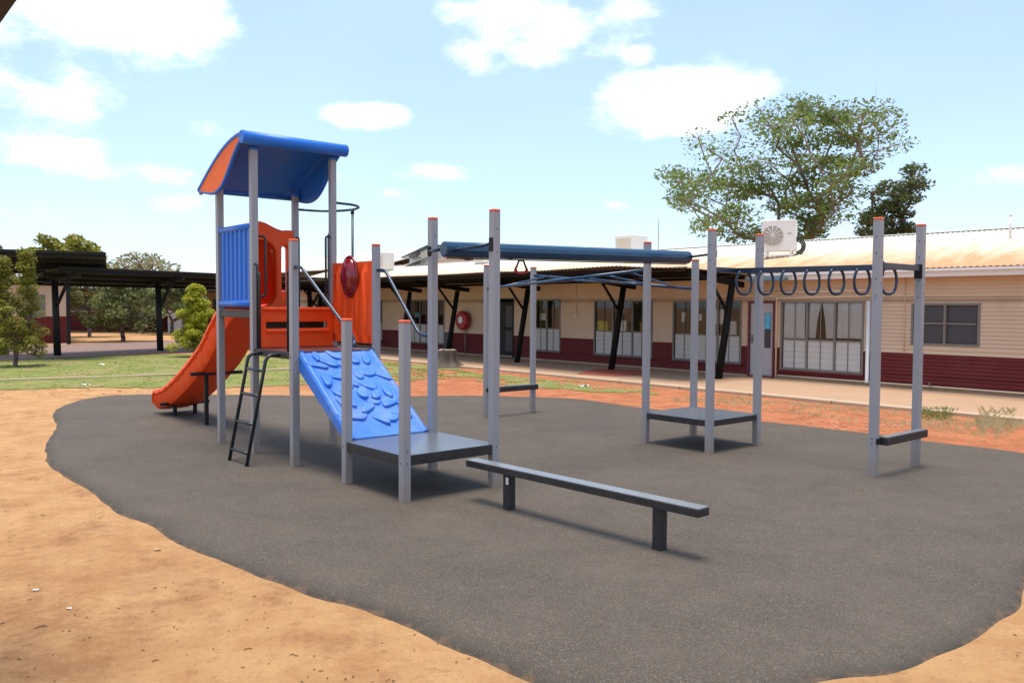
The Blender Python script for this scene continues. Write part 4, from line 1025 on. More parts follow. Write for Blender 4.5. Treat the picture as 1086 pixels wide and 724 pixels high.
for s in (7.25, 11.35, 15.95, 20.2, 23.6, 27.6, 31.6):
    b0, b1 = BW(s + .04, 1.45, -.02), BW(s - .06, 1.02, 2.62)
    mb = MB(); mb.tube([b0, b0.lerp(b1, .5), b1], [.105, .10, .095], 14); po = mb.build('pole', M['timber'], ver)
    mb = MB(); c_, d__ = BW(s, .40, 2.66), BW(s, 3.0, 2.93); dv = (d__ - c_).normalized(); mb.box((c_ + d__) / 2, ((d__ - c_).length / 2, .06, .08), (dv, E2, dv.cross(E2))); mb.build('cantilever_beam', M['timber'], po, bevel=.008)
    mb = MB(); mb.tube([b0.lerp(b1, .70), BW(s, 1.92, 2.74)], .045, 8); mb.build('brace', M['timber'], po)

# hose reel on the wall
hr = thing('hose_reel', BW(20.85, .1, 1.45), 'red fire hose reel mounted on the maroon and cream wall under the verandah', 'hose reel')
mb = MB(); mb.tube([BW(20.85, .10, 1.42), BW(20.85, .14, 1.42), BW(20.85, .30, 1.42), BW(20.85, .34, 1.42)], [.34, .39, .39, .34], 28); mb.build('drum_cover', M['red'], hr, bevel=.01)
mb = MB(); mb.tube([BW(20.85, .335, 1.44), BW(20.85, .345, 1.44)], .15, 20); mb.build('label_disc', M['paper'], hr)
mb = MB(); mb.tube([BW(20.8, .12, 1.05), BW(20.8, .12, .05)], .025, 8); mb.tube([BW(20.95, .16, 1.06), BW(20.95, .16, .85)], .015, 8); mb.build('supply_pipe', M['alu'], hr)
# ceiling conduit + small switch boxes on the verandah wall
mb = MB(); mb.tube([BW(14.4, .04, 2.8), BW(14.4, .04, 1.75)], .015, 8); mb.box(BW(14.4, .05, 1.7), (.03, .08, .05)); mb.build('switch_box', M['creamtrim'], school)

# rooftop things
def ac_unit(c, fdir, label, w=.98, h=.92, d=.36, foot=.16):
    f = fdir.normalized(); sd = Vector((-f.y, f.x, 0)); t = thing('air_conditioner', c, label, 'air conditioner')
    mb = MB(); cz = c + EZ * (foot + h / 2); mb.box(cz, (w / 2, d / 2, h / 2), (sd, f, EZ)); mb.build('casing', M['acwhite'], t, bevel=.02)
    fc = cz + f * (d / 2 + .004) - sd * (w * .17)
    mb = MB(); mb.tube([fc - f * .01, fc + f * .012], h * .33, 32); mb.build('fan_recess', M['acgrille'], t)
    mb = MB()
    for k in range(1, 7): mb.tube([fc + f * .018 + (sd * math.cos(q) + EZ * math.sin(q)) * (h * .325 * k / 6) for q in [2 * math.pi * i / 28 for i in range(29)]], .005, 6, caps=False)
    for k in range(6):
        q = math.pi * k / 6; v_ = (sd * math.cos(q) + EZ * math.sin(q)) * h * .325; mb.tube([fc + f * .02 - v_, fc + f * .02 + v_], .007, 6)
    mb.build('fan_guard', M['acwhite'], t)
    mb = MB(); mb.box(cz + f * (d / 2 + .003) + sd * (w * .32) + EZ * h * .06, (.06, .003, .016), (sd, f, EZ)); mb.build('badge', M['acgrille'], t)
    mb = MB()
    for x_ in (-.36, .36): mb.box(c + sd * (w * x_) + EZ * foot / 2, (.03, d / 2 + .05, foot / 2), (sd, f, EZ))
    mb.box(c + f * (d / 2) + EZ * .035, (w / 2 - .05, .02, .02), (sd, f, EZ)); mb.build('stand', M['acwhite'], t)
    mb = MB(); s0_ = cz + sd * (w / 2) - EZ * h * .22
    for k in range(3):
        r_ = .16 + .05 * k; mb.tube([s0_ + sd * (r_ * math.sin(q)) + EZ * (.0 + r_ * math.cos(q)) - EZ * .12 + f * (.04 * k - .04) for q in [math.pi * i / 12 for i in range(13)]], .022, 8)
    mb.build('pipe_loop', M['rubberhose'], t)
    return t
ac_unit(BW(7.35, -1.62, 3.56), Vector((-.42, -.9, 0)), 'white air conditioner with round fan grille on the roof below the big tree', 1.0, .94)
def cooler(c, w, d, h, label):
    t = thing('roof_cooler', c, label, 'cooler', 'box coolers on the school roof'); mb = MB(); mb.box(c + EZ * (h / 2 + .05), (w / 2, d / 2, h / 2)); mb.build('casing', M['acwhite'], t, bevel=.03)
    mb = MB()
    for k in range(7): mb.box(c - E1 * (w / 2 + .004) + EZ * (.05 + h * (.18 + .1 * k)), (.006, d * .4, .018))
    mb.build('louvres', M['creamtrim'], t)
    mb = MB(); mb.box(c + EZ * .0, (w / 2 - .05, d / 2 - .05, .08)); mb.build('base', M['sheetgrey'], t); return t
cooler(BW(15.5, -4.1, 4.16), .9, .95, .62, 'beige box cooler on the roof ridge beside the antenna')
cooler(BW(23.9, -3.4, 3.98), .75, .8, .45, 'small beige roof box showing between two track posts')
cooler(BW(31.3, -2.6, 3.86), .65, .7, .9, 'tall cream roof box seen right of the red dome panel')
t = thing('roof_ventilator', BW(18.6, -4.6, 4.04), 'flat round roof ventilator peeping above the blue track beam', 'vent')
mb = MB(); c = BW(18.6, -4.6, 4.04); mb.tube([c, c + EZ * .42], .2, 16); mb.build('stack', M['sheetgrey'], t)
mb = MB(); mb.tube([c + EZ * .36, c + EZ * .42, c + EZ * .50, c + EZ * .54], [.30, .38, .34, .1], 20); mb.build('hood', M['acwhite'], t)
c = BW(14.2, -4.2, 4.15); mb = MB(); mb.tube([c, c + EZ * 1.55], [.03, .018], 8); tag(mb.build('antenna_mast', M['sheetgrey'], loc=c), 'thin antenna mast rising from the roof left of the big tree', 'antenna')
c = BW(1.28, -2.6, 3.8); mb = MB(); mb.tube([c, c + EZ * .62], .035, 10); mb.tube([c + EZ * .6, c + EZ * .64], .05, 10); tag(mb.build('vent_pipe', M['acwhite'], loc=c), 'slim pale vent pipe on the roof at the right edge', 'vent pipe')
t = thing('solar_panel', BW(29.9, -4.2, 4.2), 'tilted solar panel edge on the roof beside the tall cream box', 'solar panel')
c = BW(29.9, -4.2, 4.85); dv = (E2 * -.93 + EZ * .20).normalized(); mb = MB(); mb.box(c, (1.3, .7, .04), (dv, E1, dv.cross(E1))); mb.build('panel', M['panelglass'], t, bevel=.005)
mb = MB()
mb.box(c - EZ * .42, (1.1, .45, .03), (dv, E1, dv.cross(E1)))
for k in (-1, 1): mb.box(c + dv * k - EZ * .33, (.03, .5, .32)); 
mb.build('stand', M['sheetgrey'], t)

# far hall with a pale roof behind the tower
hall = thing('far_hall', BW(58, -12), 'far hall with a pale iron roof showing behind the play tower', 'building')
def hallm():
    mb = MB(); mb.box(BW(58, -12, 2.0), (5, 19, 2.0)); mb.build('wall', M['cream'], hall)
    mb = MB(); vs = [BW(s, o_, z) for s in (38.6, 78) for o_, z in ((-6.4, 4.4), (-12, 5.9), (-17.6, 4.4))]; mb.add(vs, [(0, 3, 4, 1), (1, 4, 5, 2)]); o = mb.build('roof', mat('pale iron', (.66, .6, .5), .5, .08, 1.5, dirt=(.6, .48, .34), dirt_amt=.4), hall); q = o.modifiers.new('t', 'SOLIDIFY'); q.thickness = .06
    mb = MB(); mb.add([BW(39.05, o_, z) for o_, z in ((-7, 4.0), (-17, 4.0), (-12, 5.8))], [(0, 1, 2)]); mb.build('gable', M['creamtrim'], hall)
hallm()

# ------------------------------------------------------------------ covered walkways on the left
def t_posts(owner, pts, ztop, d_out):
    for p in pts:
        d = d_out.normalized(); sd = Vector((-d.y, d.x, 0))
        mb = MB(); mb.tube([p, p + EZ * (ztop - .25) - d * .12], [.14, .12], 12); po = mb.build('pole', M['steelblack'], owner)
        mb = MB(); mb.tube([p + EZ * (ztop - 1.35) - d * .06, p + EZ * (ztop - .18) + d * .95], .07, 8); mb.build('brace', M['steelblack'], po)
        mb = MB(); a_, b_ = p - d * .9 + EZ * (ztop - .30), p + d * 1.7 + EZ * (ztop - .05); dv = (b_ - a_).normalized(); mb.box((a_ + b_) / 2, ((b_ - a_).length / 2, .05, .10), (dv, sd, dv.cross(sd))); mb.build('cantilever_beam', M['steelblack'], po)
def canopy(name, A, B_, depth_dir, w, zf, zb, label, posts, fas=.14):
    """A-B front edge, roof falls from zf at the front to zb at the back"""
    t = thing(name, (A + B_) / 2 * 1.0, label, 'walkway roof', 'black steel walkway roofs'); d = (B_ - A).normalized(); n = depth_dir.normalized(); ln_ = (B_ - A).length
    mb = MB(); N_ = int(ln_ / .19) * 4; vs = []
    for i in range(N_ + 1):
        p = A + d * (ln_ * i / N_); q = .018 * math.sin(math.pi * i / 2)
        vs += [p + EZ * (zf + q), p + n * w + EZ * (zb + q)]
    mb.add(vs, [(i * 2, i * 2 + 2, i * 2 + 3, i * 2 + 1) for i in range(N_)], True); o = mb.build('roof_sheeting', M['walkroof'], t); q = o.modifiers.new('t', 'SOLIDIFY'); q.thickness = .01
    mb = MB()
    for k in range(4):
        f = .03 + .94 * k / 3; c = (A + B_) / 2 + n * (w * f) + EZ * (zf + (zb - zf) * f - .10); mb.box(c, (ln_ / 2 - .02, .04, .07), (d, n, EZ))
    mb.build('purlin', M['steelblack'], t)
    mb = MB(); mb.box((A + B_) / 2 - n * .02 + EZ * (zf - .02), (ln_ / 2, .02, .05), (d, n, EZ)); mb.build('gutter', M['steelblack'], t)
    t_posts(t, posts, (zf + zb) / 2 + .05, -n)
    return t
pA, pB = at(61, 377, -.03), at(170, 372, -.03)
wd = (pB - pA).normalized(); wn = Vector((-wd.y, wd.x, 0))        # away from camera
if wn.y < 0: wn = -wn
canopy('covered_walkway', pA - wd * .8 - wn * 1.7, pB + wd * 17 - wn * 1.7, wn, 3.6, 3.42, 2.95, 'long black steel covered walkway crossing behind the lawn to the school', [pA, pB, pB + wd * 4.45, pB + wd * 8.9])
# taller canopy further left
A2 = dep(-90, 262, 29.); B2 = dep(112, 268.5, 31.5); zf = (A2.z + B2.z) / 2; A2.z = B2.z = 0
canopy('covered_walkway', A2, B2, (B2 - A2).cross(EZ) * -1 if ((B2 - A2).cross(EZ) * -1).y > 0 else (B2 - A2).cross(EZ), 4.2, zf, zf - .55, 'taller black canopy at the far left above the walkway', [dep(-40, 380, 31.5) * 1.0 - EZ * 0])
# slab under the walkway, carried on behind as dark colour for shaded earth
mb = MB(); q = [pA - wd * 12 - wn * 1.3, pB + wd * 18 - wn * 1.3, pB + wd * 18 + wn * 9, pA - wd * 12 + wn * 9]; mb.slab(q, -.2, -.02); tag(mb.build('walkway_path', M['paving']), kind='structure')
# classroom corner behind the left tree
cb = thing('classroom_block', dep(40, 361, 46), 'cream and maroon classroom corner behind the left walkway pole', 'building')
cR_ = at(72, 362, 0.); cL_ = cR_ + Vector((-.82, -.57, 0)).normalized() * 9; dv = (cL_ - cR_).normalized(); bk = Vector((dv.y, -dv.x, 0)); bk = bk if bk.y > 0 else -bk
for nm, z0, z1, m in (('lower_wall', -.1, 1.35, 'maroon'), ('upper_wall', 1.355, 3.3, 'cream')):
    mb = MB(); mb.box((cL_ + cR_) / 2 + bk * 4 + EZ * (z0 + z1) / 2, ((cL_ - cR_).length / 2, 4, (z1 - z0) / 2), (dv, bk, EZ)); mb.build(nm, M[m], cb)
mb = MB(); mb.box((cL_ + cR_) / 2 + bk * 4 + EZ * 3.36, (5.3, 4.7, .05), (dv, bk, EZ)); mb.build('roof', M['walkroof'], cb)
mb = MB(); mb.box(cR_ + dv * .55 - bk * .012 + EZ * 1.9, (.03, .012, 1.4), (dv, bk, EZ)); mb.box(cR_ + dv * 1.5 - bk * .02 + EZ * 1.9, (.45, .02, .6), (dv, bk, EZ)); mb.build('window', M['alu'], cb)
mb = MB(); p_ = at(73, 364.5, 0); mb.box(p_ + EZ * 1.6, (.08, .08, 1.65)); tag(mb.build('steel_column', M['steelblack'], loc=p_), 'square black column at the corner of the cream classroom', 'column')
# dark shaded block further back
db = thing('shaded_block', at(150, 350, 0), 'dark maroon building in shade beyond the walkway', 'building')
a_, b_ = at(40, 351.5, 0), at(330, 351.5, 0); dv = (b_ - a_).normalized(); bk = Vector((-dv.y, dv.x, 0))
for nm, z0, z1, m in (('lower_wall', -.1, 1.4, 'maroon'), ('upper_wall', 1.405, 3.1, 'cream')):
    mb = MB(); mb.box((a_ + b_) / 2 + bk * 8 + EZ * (z0 + z1) / 2, ((b_ - a_).length / 2, 2.5, (z1 - z0) / 2), (dv, bk, EZ)); mb.build(nm, M[m], db)
mb = MB(); mb.box((a_ + b_) / 2 + bk * 5 + EZ * 3.1, ((b_ - a_).length / 2 + .5, 6.2, .06), (dv, bk, EZ)); mb.build('roof', M['walkroof'], db)
for k in range(6):
    mb = MB(); mb.box(a_.lerp(b_, .08 + .17 * k) + EZ * 1.55 + bk * .1, (.08, .08, 1.6), (dv, bk, EZ)); mb.build('column', M['steelblack'], db)
for k in range(7):
    mb = MB(); mb.box(a_.lerp(b_, .07 + .14 * k) + bk * 5.47 + EZ * 2.0, (.9, .03, .5), (dv, bk, EZ)); mb.build('window', M['screen'], db)
mb = MB(); mb.box(a_.lerp(b_, .485) + bk * .6 + EZ * .75, (.5, .3, .85), (dv, bk, EZ)); mb.build('white_locker', M['acwhite'], db, bevel=.02)

# ------------------------------------------------------------------ eave above the viewer's left shoulder
zE = 3.05; c1, c2 = at(18, 0, zE), at(0, 25, zE); dv = (c2 - c1).normalized(); sd = Vector((dv.y, -dv.x, 0)); sd = sd if sd.x < 0 else -sd
sh = thing('shelter', (c1 + c2) / 2 + sd * 2 - Vector((0, 0, zE)), 'dark eave corner of the shelter at the top left of the view', 'shelter')
mb = MB(); q = [c1 - dv * 3.0, c2 + dv * 2.6, c2 + dv * 2.6 + sd * 5, c1 - dv * 3.0 + sd * 5]; mb.slab([(p.x, p.y) for p in q], zE, zE + .10); mb.build('roof', M['steelblack'], sh)
for p in (c2 + dv * 1.4 + sd * 1.8, c1 - dv * 2.0 + sd * 1.8):
    mb = MB(); mb.box(Vector((p.x, p.y, zE / 2 - .05)), (.06, .06, zE / 2 + .04)); mb.build('post', M['steelblack'], sh)

# ------------------------------------------------------------------ stump
def stump():
    c = at(474, 389.5, GZ); t = thing('tree_stump', c, 'weathered grey tree stump with spreading roots on the grass before the verandah', 'stump')
    mb = MB(); n = 36; vs = []; lev = [(-.05, .62), (.04, .52), (.11, .43), (.22, .36), (.38, .33), (.53, .34), (.60, .325)]
    for z, r in lev:
        for k in range(n):
            q = 2 * math.pi * k / n; root = (1 + .30 * max(0, math.sin(q * 5 + .6)) * max(0, 1 - z / .3)); w = 1 + .12 * noise.noise(Vector((math.cos(q) * 2, math.sin(q) * 2, z * 2))) + .12 * noise.noise(Vector((math.cos(q) * 6, math.sin(q) * 6, z)))
            vs.append(c + Vector((math.cos(q), math.sin(q), 0)) * r * root * w + EZ * (z + (.05 * noise.noise(Vector((math.cos(q) * 2, math.sin(q) * 2, 8))) if z > .48 else 0)))
    mb.add(vs, [(i * n + k, i * n + (k + 1) % n, (i + 1) * n + (k + 1) % n, (i + 1) * n + k) for i in range(len(lev) - 1) for k in range(n)], True)
    mb.build('trunk', M['stump'], t)
    mb = MB(); tp = vs[-n:]; m0_ = sum(tp, Vector()) / n + EZ * .012; mb.add(tp + [m0_], [(k, (k + 1) % n, n) for k in range(n)]); mb.build('cut_top', M['stumptop'], t)
stump()

# ------------------------------------------------------------------ trees
def leaf_cloud(mb, c, rad, n, size, rnd, flat=.7, droop=.2, el=1.9):
    for _ in range(n):
        while True:
            q = Vector((rnd.uniform(-1, 1), rnd.uniform(-1, 1), rnd.uniform(-1, 1)))
            if q.length <= 1: break
        q = q * (q.length ** -.25 if q.length > .01 else 1)
        p = c + Vector((q.x * rad, q.y * rad, q.z * rad * flat))
        nrm_ = Vector((rnd.gauss(0, .7), rnd.gauss(0, .7), 1)).normalized(); t_ = nrm_.orthogonal().normalized(); t_ = Matrix.Rotation(rnd.uniform(0, 6.28), 3, nrm_) @ t_; b_ = nrm_.cross(t_)
        s_ = size * rnd.uniform(.6, 1.35)
        mb.add([p - t_ * s_ * .5 * el, p + b_ * s_ * .42, p + t_ * s_ * .5 * el - EZ * s_ * droop, p - b_ * s_ * .42], [(0, 1, 2, 3)])
def grow(base, targets, r0, rnd, lift=.35, trunk_to=None):
    """limbs: every clump is joined to the nearest lower point of the skeleton"""
    nodes = [(base, None)]; 
    if trunk_to is not None:
        st = 6
        for k in range(1, st + 1): nodes.append((base.lerp(trunk_to, k / st) + Vector((rnd.uniform(-.05, .05), rnd.uniform(-.05, .05), 0)), len(nodes) - 1))
    start = len(nodes) - 1
    for tg in sorted(targets, key=lambda q: (q - nodes[start][0]).length):
        best, bi = 1e9, start
        for i, (p, par) in enumerate(nodes):
            if i < start: continue
            d = (tg - p); cost = d.length + (1.6 * max(0, p.z - tg.z + .2)) + .30 * (p - nodes[start][0]).length
            if cost < best: best, bi = cost, i
        p0 = nodes[bi][0]; d = tg - p0; n = max(2, int(d.length / .6)); prev = bi
        for k in range(1, n + 1):
            t = k / n; q = p0.lerp(tg, t) - EZ * (lift * math.sin(math.pi * t) * d.length * .12) + Vector((rnd.gauss(0, .035), rnd.gauss(0, .035), rnd.gauss(0, .03))) * d.length * .4 * (1 if k < n else 0)
            nodes.append((q, prev)); prev = len(nodes) - 1
    kids = [0] * len(nodes)
    w = [0.] * len(nodes); hasc = [False] * len(nodes)
    for i in range(len(nodes) - 1, 0, -1):
        if not hasc[i]: w[i] = 1.
        par = nodes[i][1]; w[par] += w[i]; hasc[par] = True
    tot = w[0]; rad = [r0 * (x / tot) ** .5 for x in w]
    mb = MB()
    for i, (p, par) in enumerate(nodes):
        if par is None: continue
        mb.tube([nodes[par][0], p], [min(rad[par], rad[i] * 1.35), rad[i]], 7, caps=False)
    return mb, nodes
def tree(name, base, clumps, label, cat, lm, bm_, r0, leaf, per, seed, flat=.7, trunk_to=None, group=None, twig=0):
    rnd = random.Random(seed); t = thing(name, base, label, cat, group)
    tg = [c for c, r, w in clumps]
    mb, nodes = grow(base, tg, r0, rnd, trunk_to=trunk_to)
    for c, r, w in clumps:                                    # fine twigs
        for _ in range(5 + twig):
            q = Vector((rnd.gauss(0, 1), rnd.gauss(0, 1), rnd.gauss(.2, .8))).normalized(); e_ = c + q * r * rnd.uniform(.7, 1.1)
            mb.tube([c, c.lerp(e_, .5) + Vector((0, 0, .06 * r)), e_], [r0 * .045, r0 * .03, r0 * .015], 5, caps=False)
    mb.build('trunk', bm_, t)
    lb = MB()
    for c, r, w in clumps: leaf_cloud(lb, c, r, int(per * w), leaf, rnd, flat)
    lb.build('crown', lm, t)
    return t
zt_ = [(60, 330, 1), (100, 400, 1.3), (140, 440, 1.2), (180, 375, 1.1), (225, 350, 1.3), (160, 190, .4), (205, 235, .5), (255, 270, .6), (290, 110, .7), (325, 185, .5), (300, 240, .4), (400, 80, .7), (435, 135, .9), (480, 165, .9), (545, 62, 1), (590, 90, 1), (540, 140, 1.1), (620, 130, 1), (655, 82, .9), (705, 115, 1), (740, 85, .9), (790, 110, .9), (850, 75, .8), (895, 110, .8), (905, 155, .7), (940, 215, .7),
       (860, 180, .8), (780, 195, 1.1), (720, 160, 1.1), (680, 205, 1.2), (600, 205, 1), (525, 220, 1), (465, 225, .6), (440, 290, .5), (560, 290, 1.2), (640, 290, 1.3), (700, 285, 1.3), (760, 280, 1.2), (820, 290, .9), (858, 240, .6), (330, 300, .9), (295, 345, 1.2), (385, 320, .9), (360, 400, 1.3), (280, 395, 1.2), (325, 485, 1.3), (250, 510, 1), (190, 540, 1), (300, 555, 1.2), (440, 385, 1.4), (500, 385, 1.3), (475, 450, 1.4), (545, 430, 1.4), (600, 350, 1.2), (620, 430, 1.3), (680, 380, 1.1), (740, 350, .9), (640, 500, 1.4), (720, 430, .9), (560, 500, 1.5), (690, 480, 1.2), (600, 560, 1.4), (520, 560, 1.3), (760, 400, .6), (120, 350, .9), (400, 560, 1.2)]
rnd = random.Random(3); YT = 39.
cl = []
for zx, zy, w in zt_:
    u, v = 690 + zx / 3.503, 90 + zy / 3.503; u = 840 + (u - 840) * .955; v = 190 + (v - 190) * .95; Y = YT + rnd.gauss(0, 2.0); cl.append((dep(u, v, Y), rnd.uniform(.75, 1.15), w))
    if w > .85: cl.append((dep(u + rnd.uniform(-9, 9), v + rnd.uniform(-8, 8), YT + rnd.gauss(0, 2.4)), rnd.uniform(.6, .9), w * .7))
bT = dep(862, 300, YT); bT.z = -.1; fk = dep(858, 262, YT)
tree('spreading_tree', bT, cl, 'tall spreading tree with airy pale green crown rising behind the school roof', 'tree', M['leafbig'], M['barkpale'], .21, .115, 160, 4, .5, trunk_to=fk, twig=4)
zd = [(980, 320, 1), (1005, 365, .9), (960, 370, 1), (965, 420, 1), (925, 400, 1), (885, 385, .9), (905, 440, 1.2), (865, 450, 1), (940, 475, 1.2), (825, 480, 1), (865, 510, 1.2), (805, 540, .9), (790, 500, .6), (905, 525, 1.2), (960, 540, 1), (930, 560, 1.2), (870, 570, 1.2), (820, 400, .5)]
cd = []
for zx, zy, w in zd:
    u, v = 690 + zx / 3.503, 90 + zy / 3.503; cd.append((dep(u, v, 43 + rnd.gauss(0, 1.2)), rnd.uniform(.55, .85), w)); cd.append((dep(u + rnd.uniform(-6, 6), v + rnd.uniform(-6, 6), 43 + rnd.gauss(0, 1.5)), .5, w * .7))
bD = dep(945, 300, 43); bD.z = -.1
tree('dark_tree', bD, cd, 'smaller dark leaved tree right of the spreading tree behind the roof', 'tree', M['leafdark'], M['bark'], .2, .12, 200, 9, .55, trunk_to=dep(940, 262, 43), twig=2)

def bush(name, base, h, w, label, lm, seed, n=46, leaf=.10, per=70, cone=True, twin=False, r0=.07, low=.12, bark=None, flat=.6):
    rnd = random.Random(seed); cl = []
    for k in range(n):
        t = low + (1 - low) * (k + .5) / n; rad = w / 2 * (((1 - t) ** .75 * 1.05 + .06) if cone else math.sin(math.pi * min(1, .12 + .82 * t)) ** .6)
        q = rnd.uniform(0, 6.28); rr = rad * rnd.uniform(.3, 1.0)
        off = Vector((0, 0, 0))
        if twin and t > .62: off = Vector((.40 * (1 if k % 2 else -1), 0, .1 if k % 2 else -.1)); rr *= .45
        cl.append((base + Vector((math.cos(q) * rr, math.sin(q) * rr, h * t)) + off, w * rnd.uniform(.10, .17), rnd.uniform(.8, 1.2)))
    return tree(name, base, cl, label, 'tree' if h > 3 else 'shrub', lm, bark or M['bark'], r0, leaf, per, seed, flat, trunk_to=base + EZ * h * .25, group='bushes beyond the walkway' if 'garden' in name else None)
b_ = at(17, 389, GZ); b_.z = -.1
bush('young_tree', b_, 3.7, 1.95, 'bushy young green tree on the lawn at the left edge', M['leafmid'], 21, 90, .05, 170, True, True)
b_ = at(208, 378.5, GZ); b_.z = -.1
bush('golden_shrub', b_, 2.85, 1.9, 'yellow green conical shrub behind the orange slide', M['leafyellow'], 22, 90, .048, 230)
b_ = at(130, 361, 0); b_.z = -.05
bush('garden_bush', b_, 3.3, 4.2, 'dull green spreading bush beyond the walkway', M['leafdull'], 23, 60, .11, 110, False, r0=.12, low=.25)
b_ = at(95, 356, 0); b_.z = -.05
bush('garden_bush', b_, 4.0, 3.6, 'dark green bush with thin pale trunk behind the left walkway', M['leafdull'], 29, 46, .12, 90, False, r0=.12, low=.5, bark=M['barkpale'])
b_ = at(183, 353.5, 0); b_.z = -.05
bush('garden_bush', b_, 3.6, 4.6, 'dark bush in the shade between walkway pole and yellow shrub', M['leafdark'], 31, 40, .13, 90, False, r0=.12, low=.4)
# trees beyond the walkway roofs
def far_tree(u0, u1, vtop, vbot, Y, label, lm, seed, per, leaf, sparse=1., r0=.3, bark=None):
    rnd = random.Random(seed); cl = []
    for k in range(44):
        t = rnd.random(); u = u0 + (u1 - u0) * t; top = vtop + (vbot - vtop) * .55 * abs(2 * t - 1) ** 2.2
        v = rnd.uniform(top, vbot); cl.append((dep(u, v, Y + rnd.gauss(0, 1.6)), Y * .012 * rnd.uniform(.7, 1.3), sparse * rnd.uniform(.6, 1.3)))
    bb = dep((u0 + u1) / 2, 320, Y); bb.z = -.1; fk_ = dep((u0 + u1) / 2 + 3, vbot + 8, Y)
    tree('background_tree', bb, cl, label, 'tree', lm, bark or M['bark'], r0, leaf, per, seed, .6, trunk_to=fk_, group='trees beyond the walkway roofs')
far_tree(24, 106, 250, 285, 68, 'rounded olive tree showing above the tall left canopy', M['leafmid'], 41, 110, .30)
far_tree(116, 182, 270, 294, 62, 'sparse half bare tree above the walkway roof', M['leafdry'], 43, 26, .24, .6, .22, M['barkpale'])
far_tree(-30, 8, 262, 290, 72, 'dull treetop cut by the left edge of the photo', M['leafdull'], 45, 80, .3)

# ------------------------------------------------------------------ sky and sun
SUN_EL = R(86.5); sun_dir = Vector((-.94, -.34, 0)).normalized() * math.cos(SUN_EL) + EZ * math.sin(SUN_EL)   # towards the sun
sd_ = bpy.data.lights.new('sun', 'SUN'); so = bpy.data.objects.new('sun', sd_); COL.objects.link(so)
sd_.energy = 2.75; sd_.angle = R(28); sd_.color = (1.0, .95, .86)
so.rotation_euler = (-sun_dir).to_track_quat('-Z', 'Y').to_euler(); so.location = (0, 0, 40)
wl = bpy.data.worlds.new('World'); SC.world = wl; wl.use_nodes = True
N, K = wl.node_tree.nodes, wl.node_tree.links
bg = N['Background']
sky = N.new('ShaderNodeTexSky'); sky.sky_type = 'NISHITA'; sky.sun_disc = False; sky.sun_elevation = SUN_EL; sky.sun_rotation = math.atan2(sun_dir.x, sun_dir.y)
sky.air_density = 1.0; sky.dust_density = .7; sky.ozone_density = 1.3; sky.altitude = 100
bg.inputs['Strength'].default_value = .104
tc = N.new('ShaderNodeTexCoord'); sx = N.new('ShaderNodeSeparateXYZ'); K.new(tc.outputs['Generated'], sx.inputs[0])
def mth(op, a, b=None, clamp=False):
    n = N.new('ShaderNodeMath'); n.operation = op; n.use_clamp = clamp
    for i, q in enumerate((a, b)):
        if q is None: continue
        if isinstance(q, (int, float)): n.inputs[i].default_value = q
        else: K.new(q, n.inputs[i])
    return n.outputs[0]
# direction -> azimuth (about the camera's forward axis) and elevation, both real sky angles
az = mth('ARCTAN2', sx.outputs['X'], sx.outputs['Y']); el = mth('ARCSINE', sx.outputs['Z'])
nz = N.new('ShaderNodeTexNoise'); nz.inputs['Scale'].default_value = 7.5; nz.inputs['Detail'].default_value = 9; nz.inputs['Roughness'].default_value = .62
mp = N.new('ShaderNodeMapping'); mp.inputs['Scale'].default_value = (1, 1, 1.9); K.new(tc.outputs['Generated'], mp.inputs['Vector']); K.new(mp.outputs[0], nz.inputs['Vector'])
n2 = N.new('ShaderNodeTexNoise'); n2.inputs['Scale'].default_value = 3.0; n2.inputs['Detail'].default_value = 4; K.new(mp.outputs[0], n2.inputs['Vector'])
blobs = [(60, 15, 135, 66, 1.2), (150, 42, 88, 56, 1.1), (215, 35, 45, 40, .8), (40, 90, 85, 48, 1.1), (75, 110, 45, 28, .9), (40, 163, 70, 24, .85), (150, 188, 62, 16, .75), (185, 214, 55, 14, .7), (40, 226, 50, 9, .5), (220, 138, 32, 12, .6),
         (575, 30, 125, 46, 1.25), (510, 55, 50, 30, .9), (645, 15, 60, 50, 1.0), (680, 58, 26, 18, .8), (710, 105, 120, 44, 1.25), (760, 95, 70, 40, 1.0), (650, 120, 60, 26, .8), (392, 123, 48, 16, .85), (446, 182, 44, 13, .75), (1062, 190, 40, 16, .8), (1040, 204, 22, 9, .6), (655, 216, 24, 7, .45), (420, 205, 30, 7, .4), (110, 230, 30, 6, .35), (365, 187, 18, 10, .5)]
acc = None
for u, v, ru, rv, w in blobs:
    r = ray(u, v).normalized(); a0 = math.atan2(r.x, r.y); e0 = math.asin(r.z); ra = ru / FPX * .93; re = rv / FPX * .93
    dx = mth('DIVIDE', mth('SUBTRACT', az, a0), ra); dy = mth('DIVIDE', mth('SUBTRACT', el, e0), re)
    dd = mth('ADD', mth('MULTIPLY', dx, dx), mth('MULTIPLY', dy, dy))
    g = mth('MULTIPLY', mth('SUBTRACT', 1.0, dd), w); g = mth('MAXIMUM', g, -1.0)
    acc = g if acc is None else mth('MAXIMUM', acc, g)
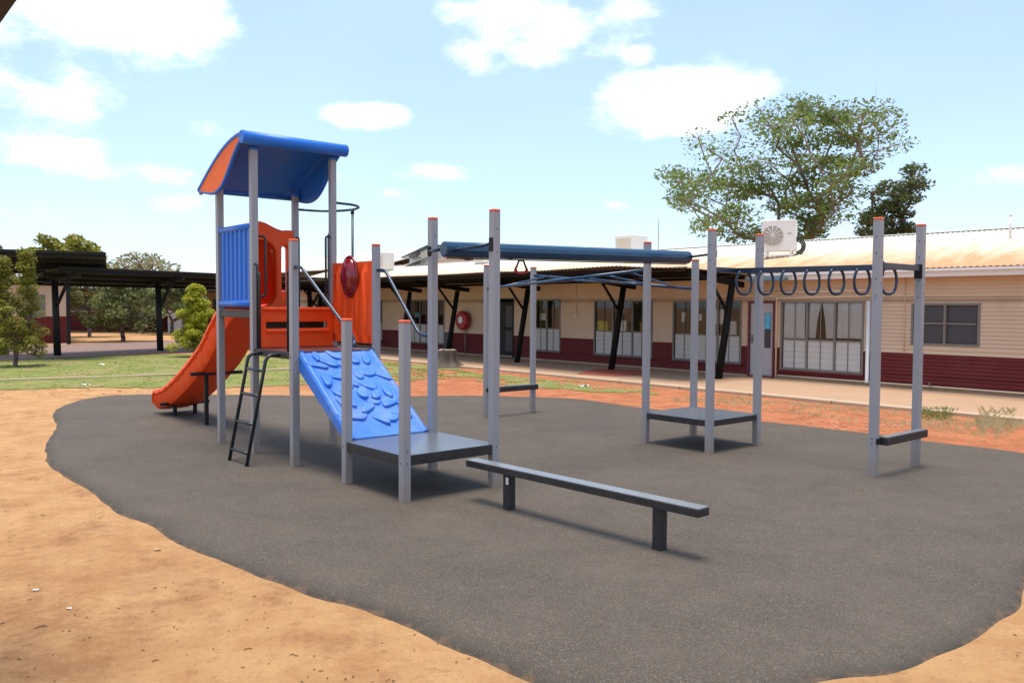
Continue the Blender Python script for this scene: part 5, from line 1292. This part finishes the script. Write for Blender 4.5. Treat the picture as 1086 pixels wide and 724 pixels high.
# unseen sky at the sides and behind: cumulus cover added to neutralise blue skylight
rest = mth('MULTIPLY', mth('SUBTRACT', n2.outputs['Fac'], .47), 4.0)
behind = mth('GREATER_THAN', mth('ABSOLUTE', az), .80)
rest = mth('SUBTRACT', mth('MULTIPLY', mth('ADD', rest, 1.0), behind), 1.0)
acc = mth('MAXIMUM', acc, rest)
dens = mth('ADD', mth('MULTIPLY', acc, .55), mth('MULTIPLY', mth('SUBTRACT', nz.outputs['Fac'], .5), 2.6))
mr = N.new('ShaderNodeMapRange'); mr.interpolation_type = 'SMOOTHSTEP'; mr.inputs['From Min'].default_value = .02; mr.inputs['From Max'].default_value = .66; K.new(dens, mr.inputs['Value'])
# whiter air towards the horizon comes with the sky itself; clouds:
mx = N.new('ShaderNodeMix'); mx.data_type = 'RGBA'; K.new(mth('MULTIPLY', mr.outputs[0], .93), mx.inputs['Factor']); K.new(sky.outputs[0], mx.inputs['A']); cb = N.new('ShaderNodeMix'); cb.data_type = 'RGBA'; cb.inputs['A'].default_value = (6.6, 6.9, 7.3, 1); cb.inputs['B'].default_value = (10.2, 9.9, 9.5, 1)
cm = N.new('ShaderNodeMapRange'); cm.inputs['From Min'].default_value = .15; cm.inputs['From Max'].default_value = .75; K.new(dens, cm.inputs['Value']); K.new(cm.outputs[0], cb.inputs['Factor']); K.new(cb.outputs['Result'], mx.inputs['B'])
vl = N.new('ShaderNodeMix'); vl.data_type = 'RGBA'; vl.inputs['A'].default_value = (1, 1, 1, 1)
n3 = N.new('ShaderNodeTexNoise'); n3.inputs['Scale'].default_value = 2.2; n3.inputs['Detail'].default_value = 6; K.new(mp.outputs[0], n3.inputs['Vector'])
K.new(mth('ADD', mth('MULTIPLY', n3.outputs['Fac'], .34), .14), vl.inputs['Factor']); K.new(mx.outputs['Result'], vl.inputs['A']); vl.inputs['B'].default_value = (5.5, 7.2, 9.9, 1)
K.new(vl.outputs['Result'], bg.inputs['Color'])

SC.view_settings.view_transform = 'Standard'; SC.view_settings.look = 'None'; SC.view_settings.gamma = 1; SC.view_settings.use_curve_mapping = False
SC.view_settings.exposure = .88
SC.render.engine = 'CYCLES'; SC.cycles.max_bounces = 8; SC.cycles.transparent_max_bounces = 12; SC.cycles.use_denoising = True
SC.render.resolution_x = 1024; SC.render.resolution_y = 682
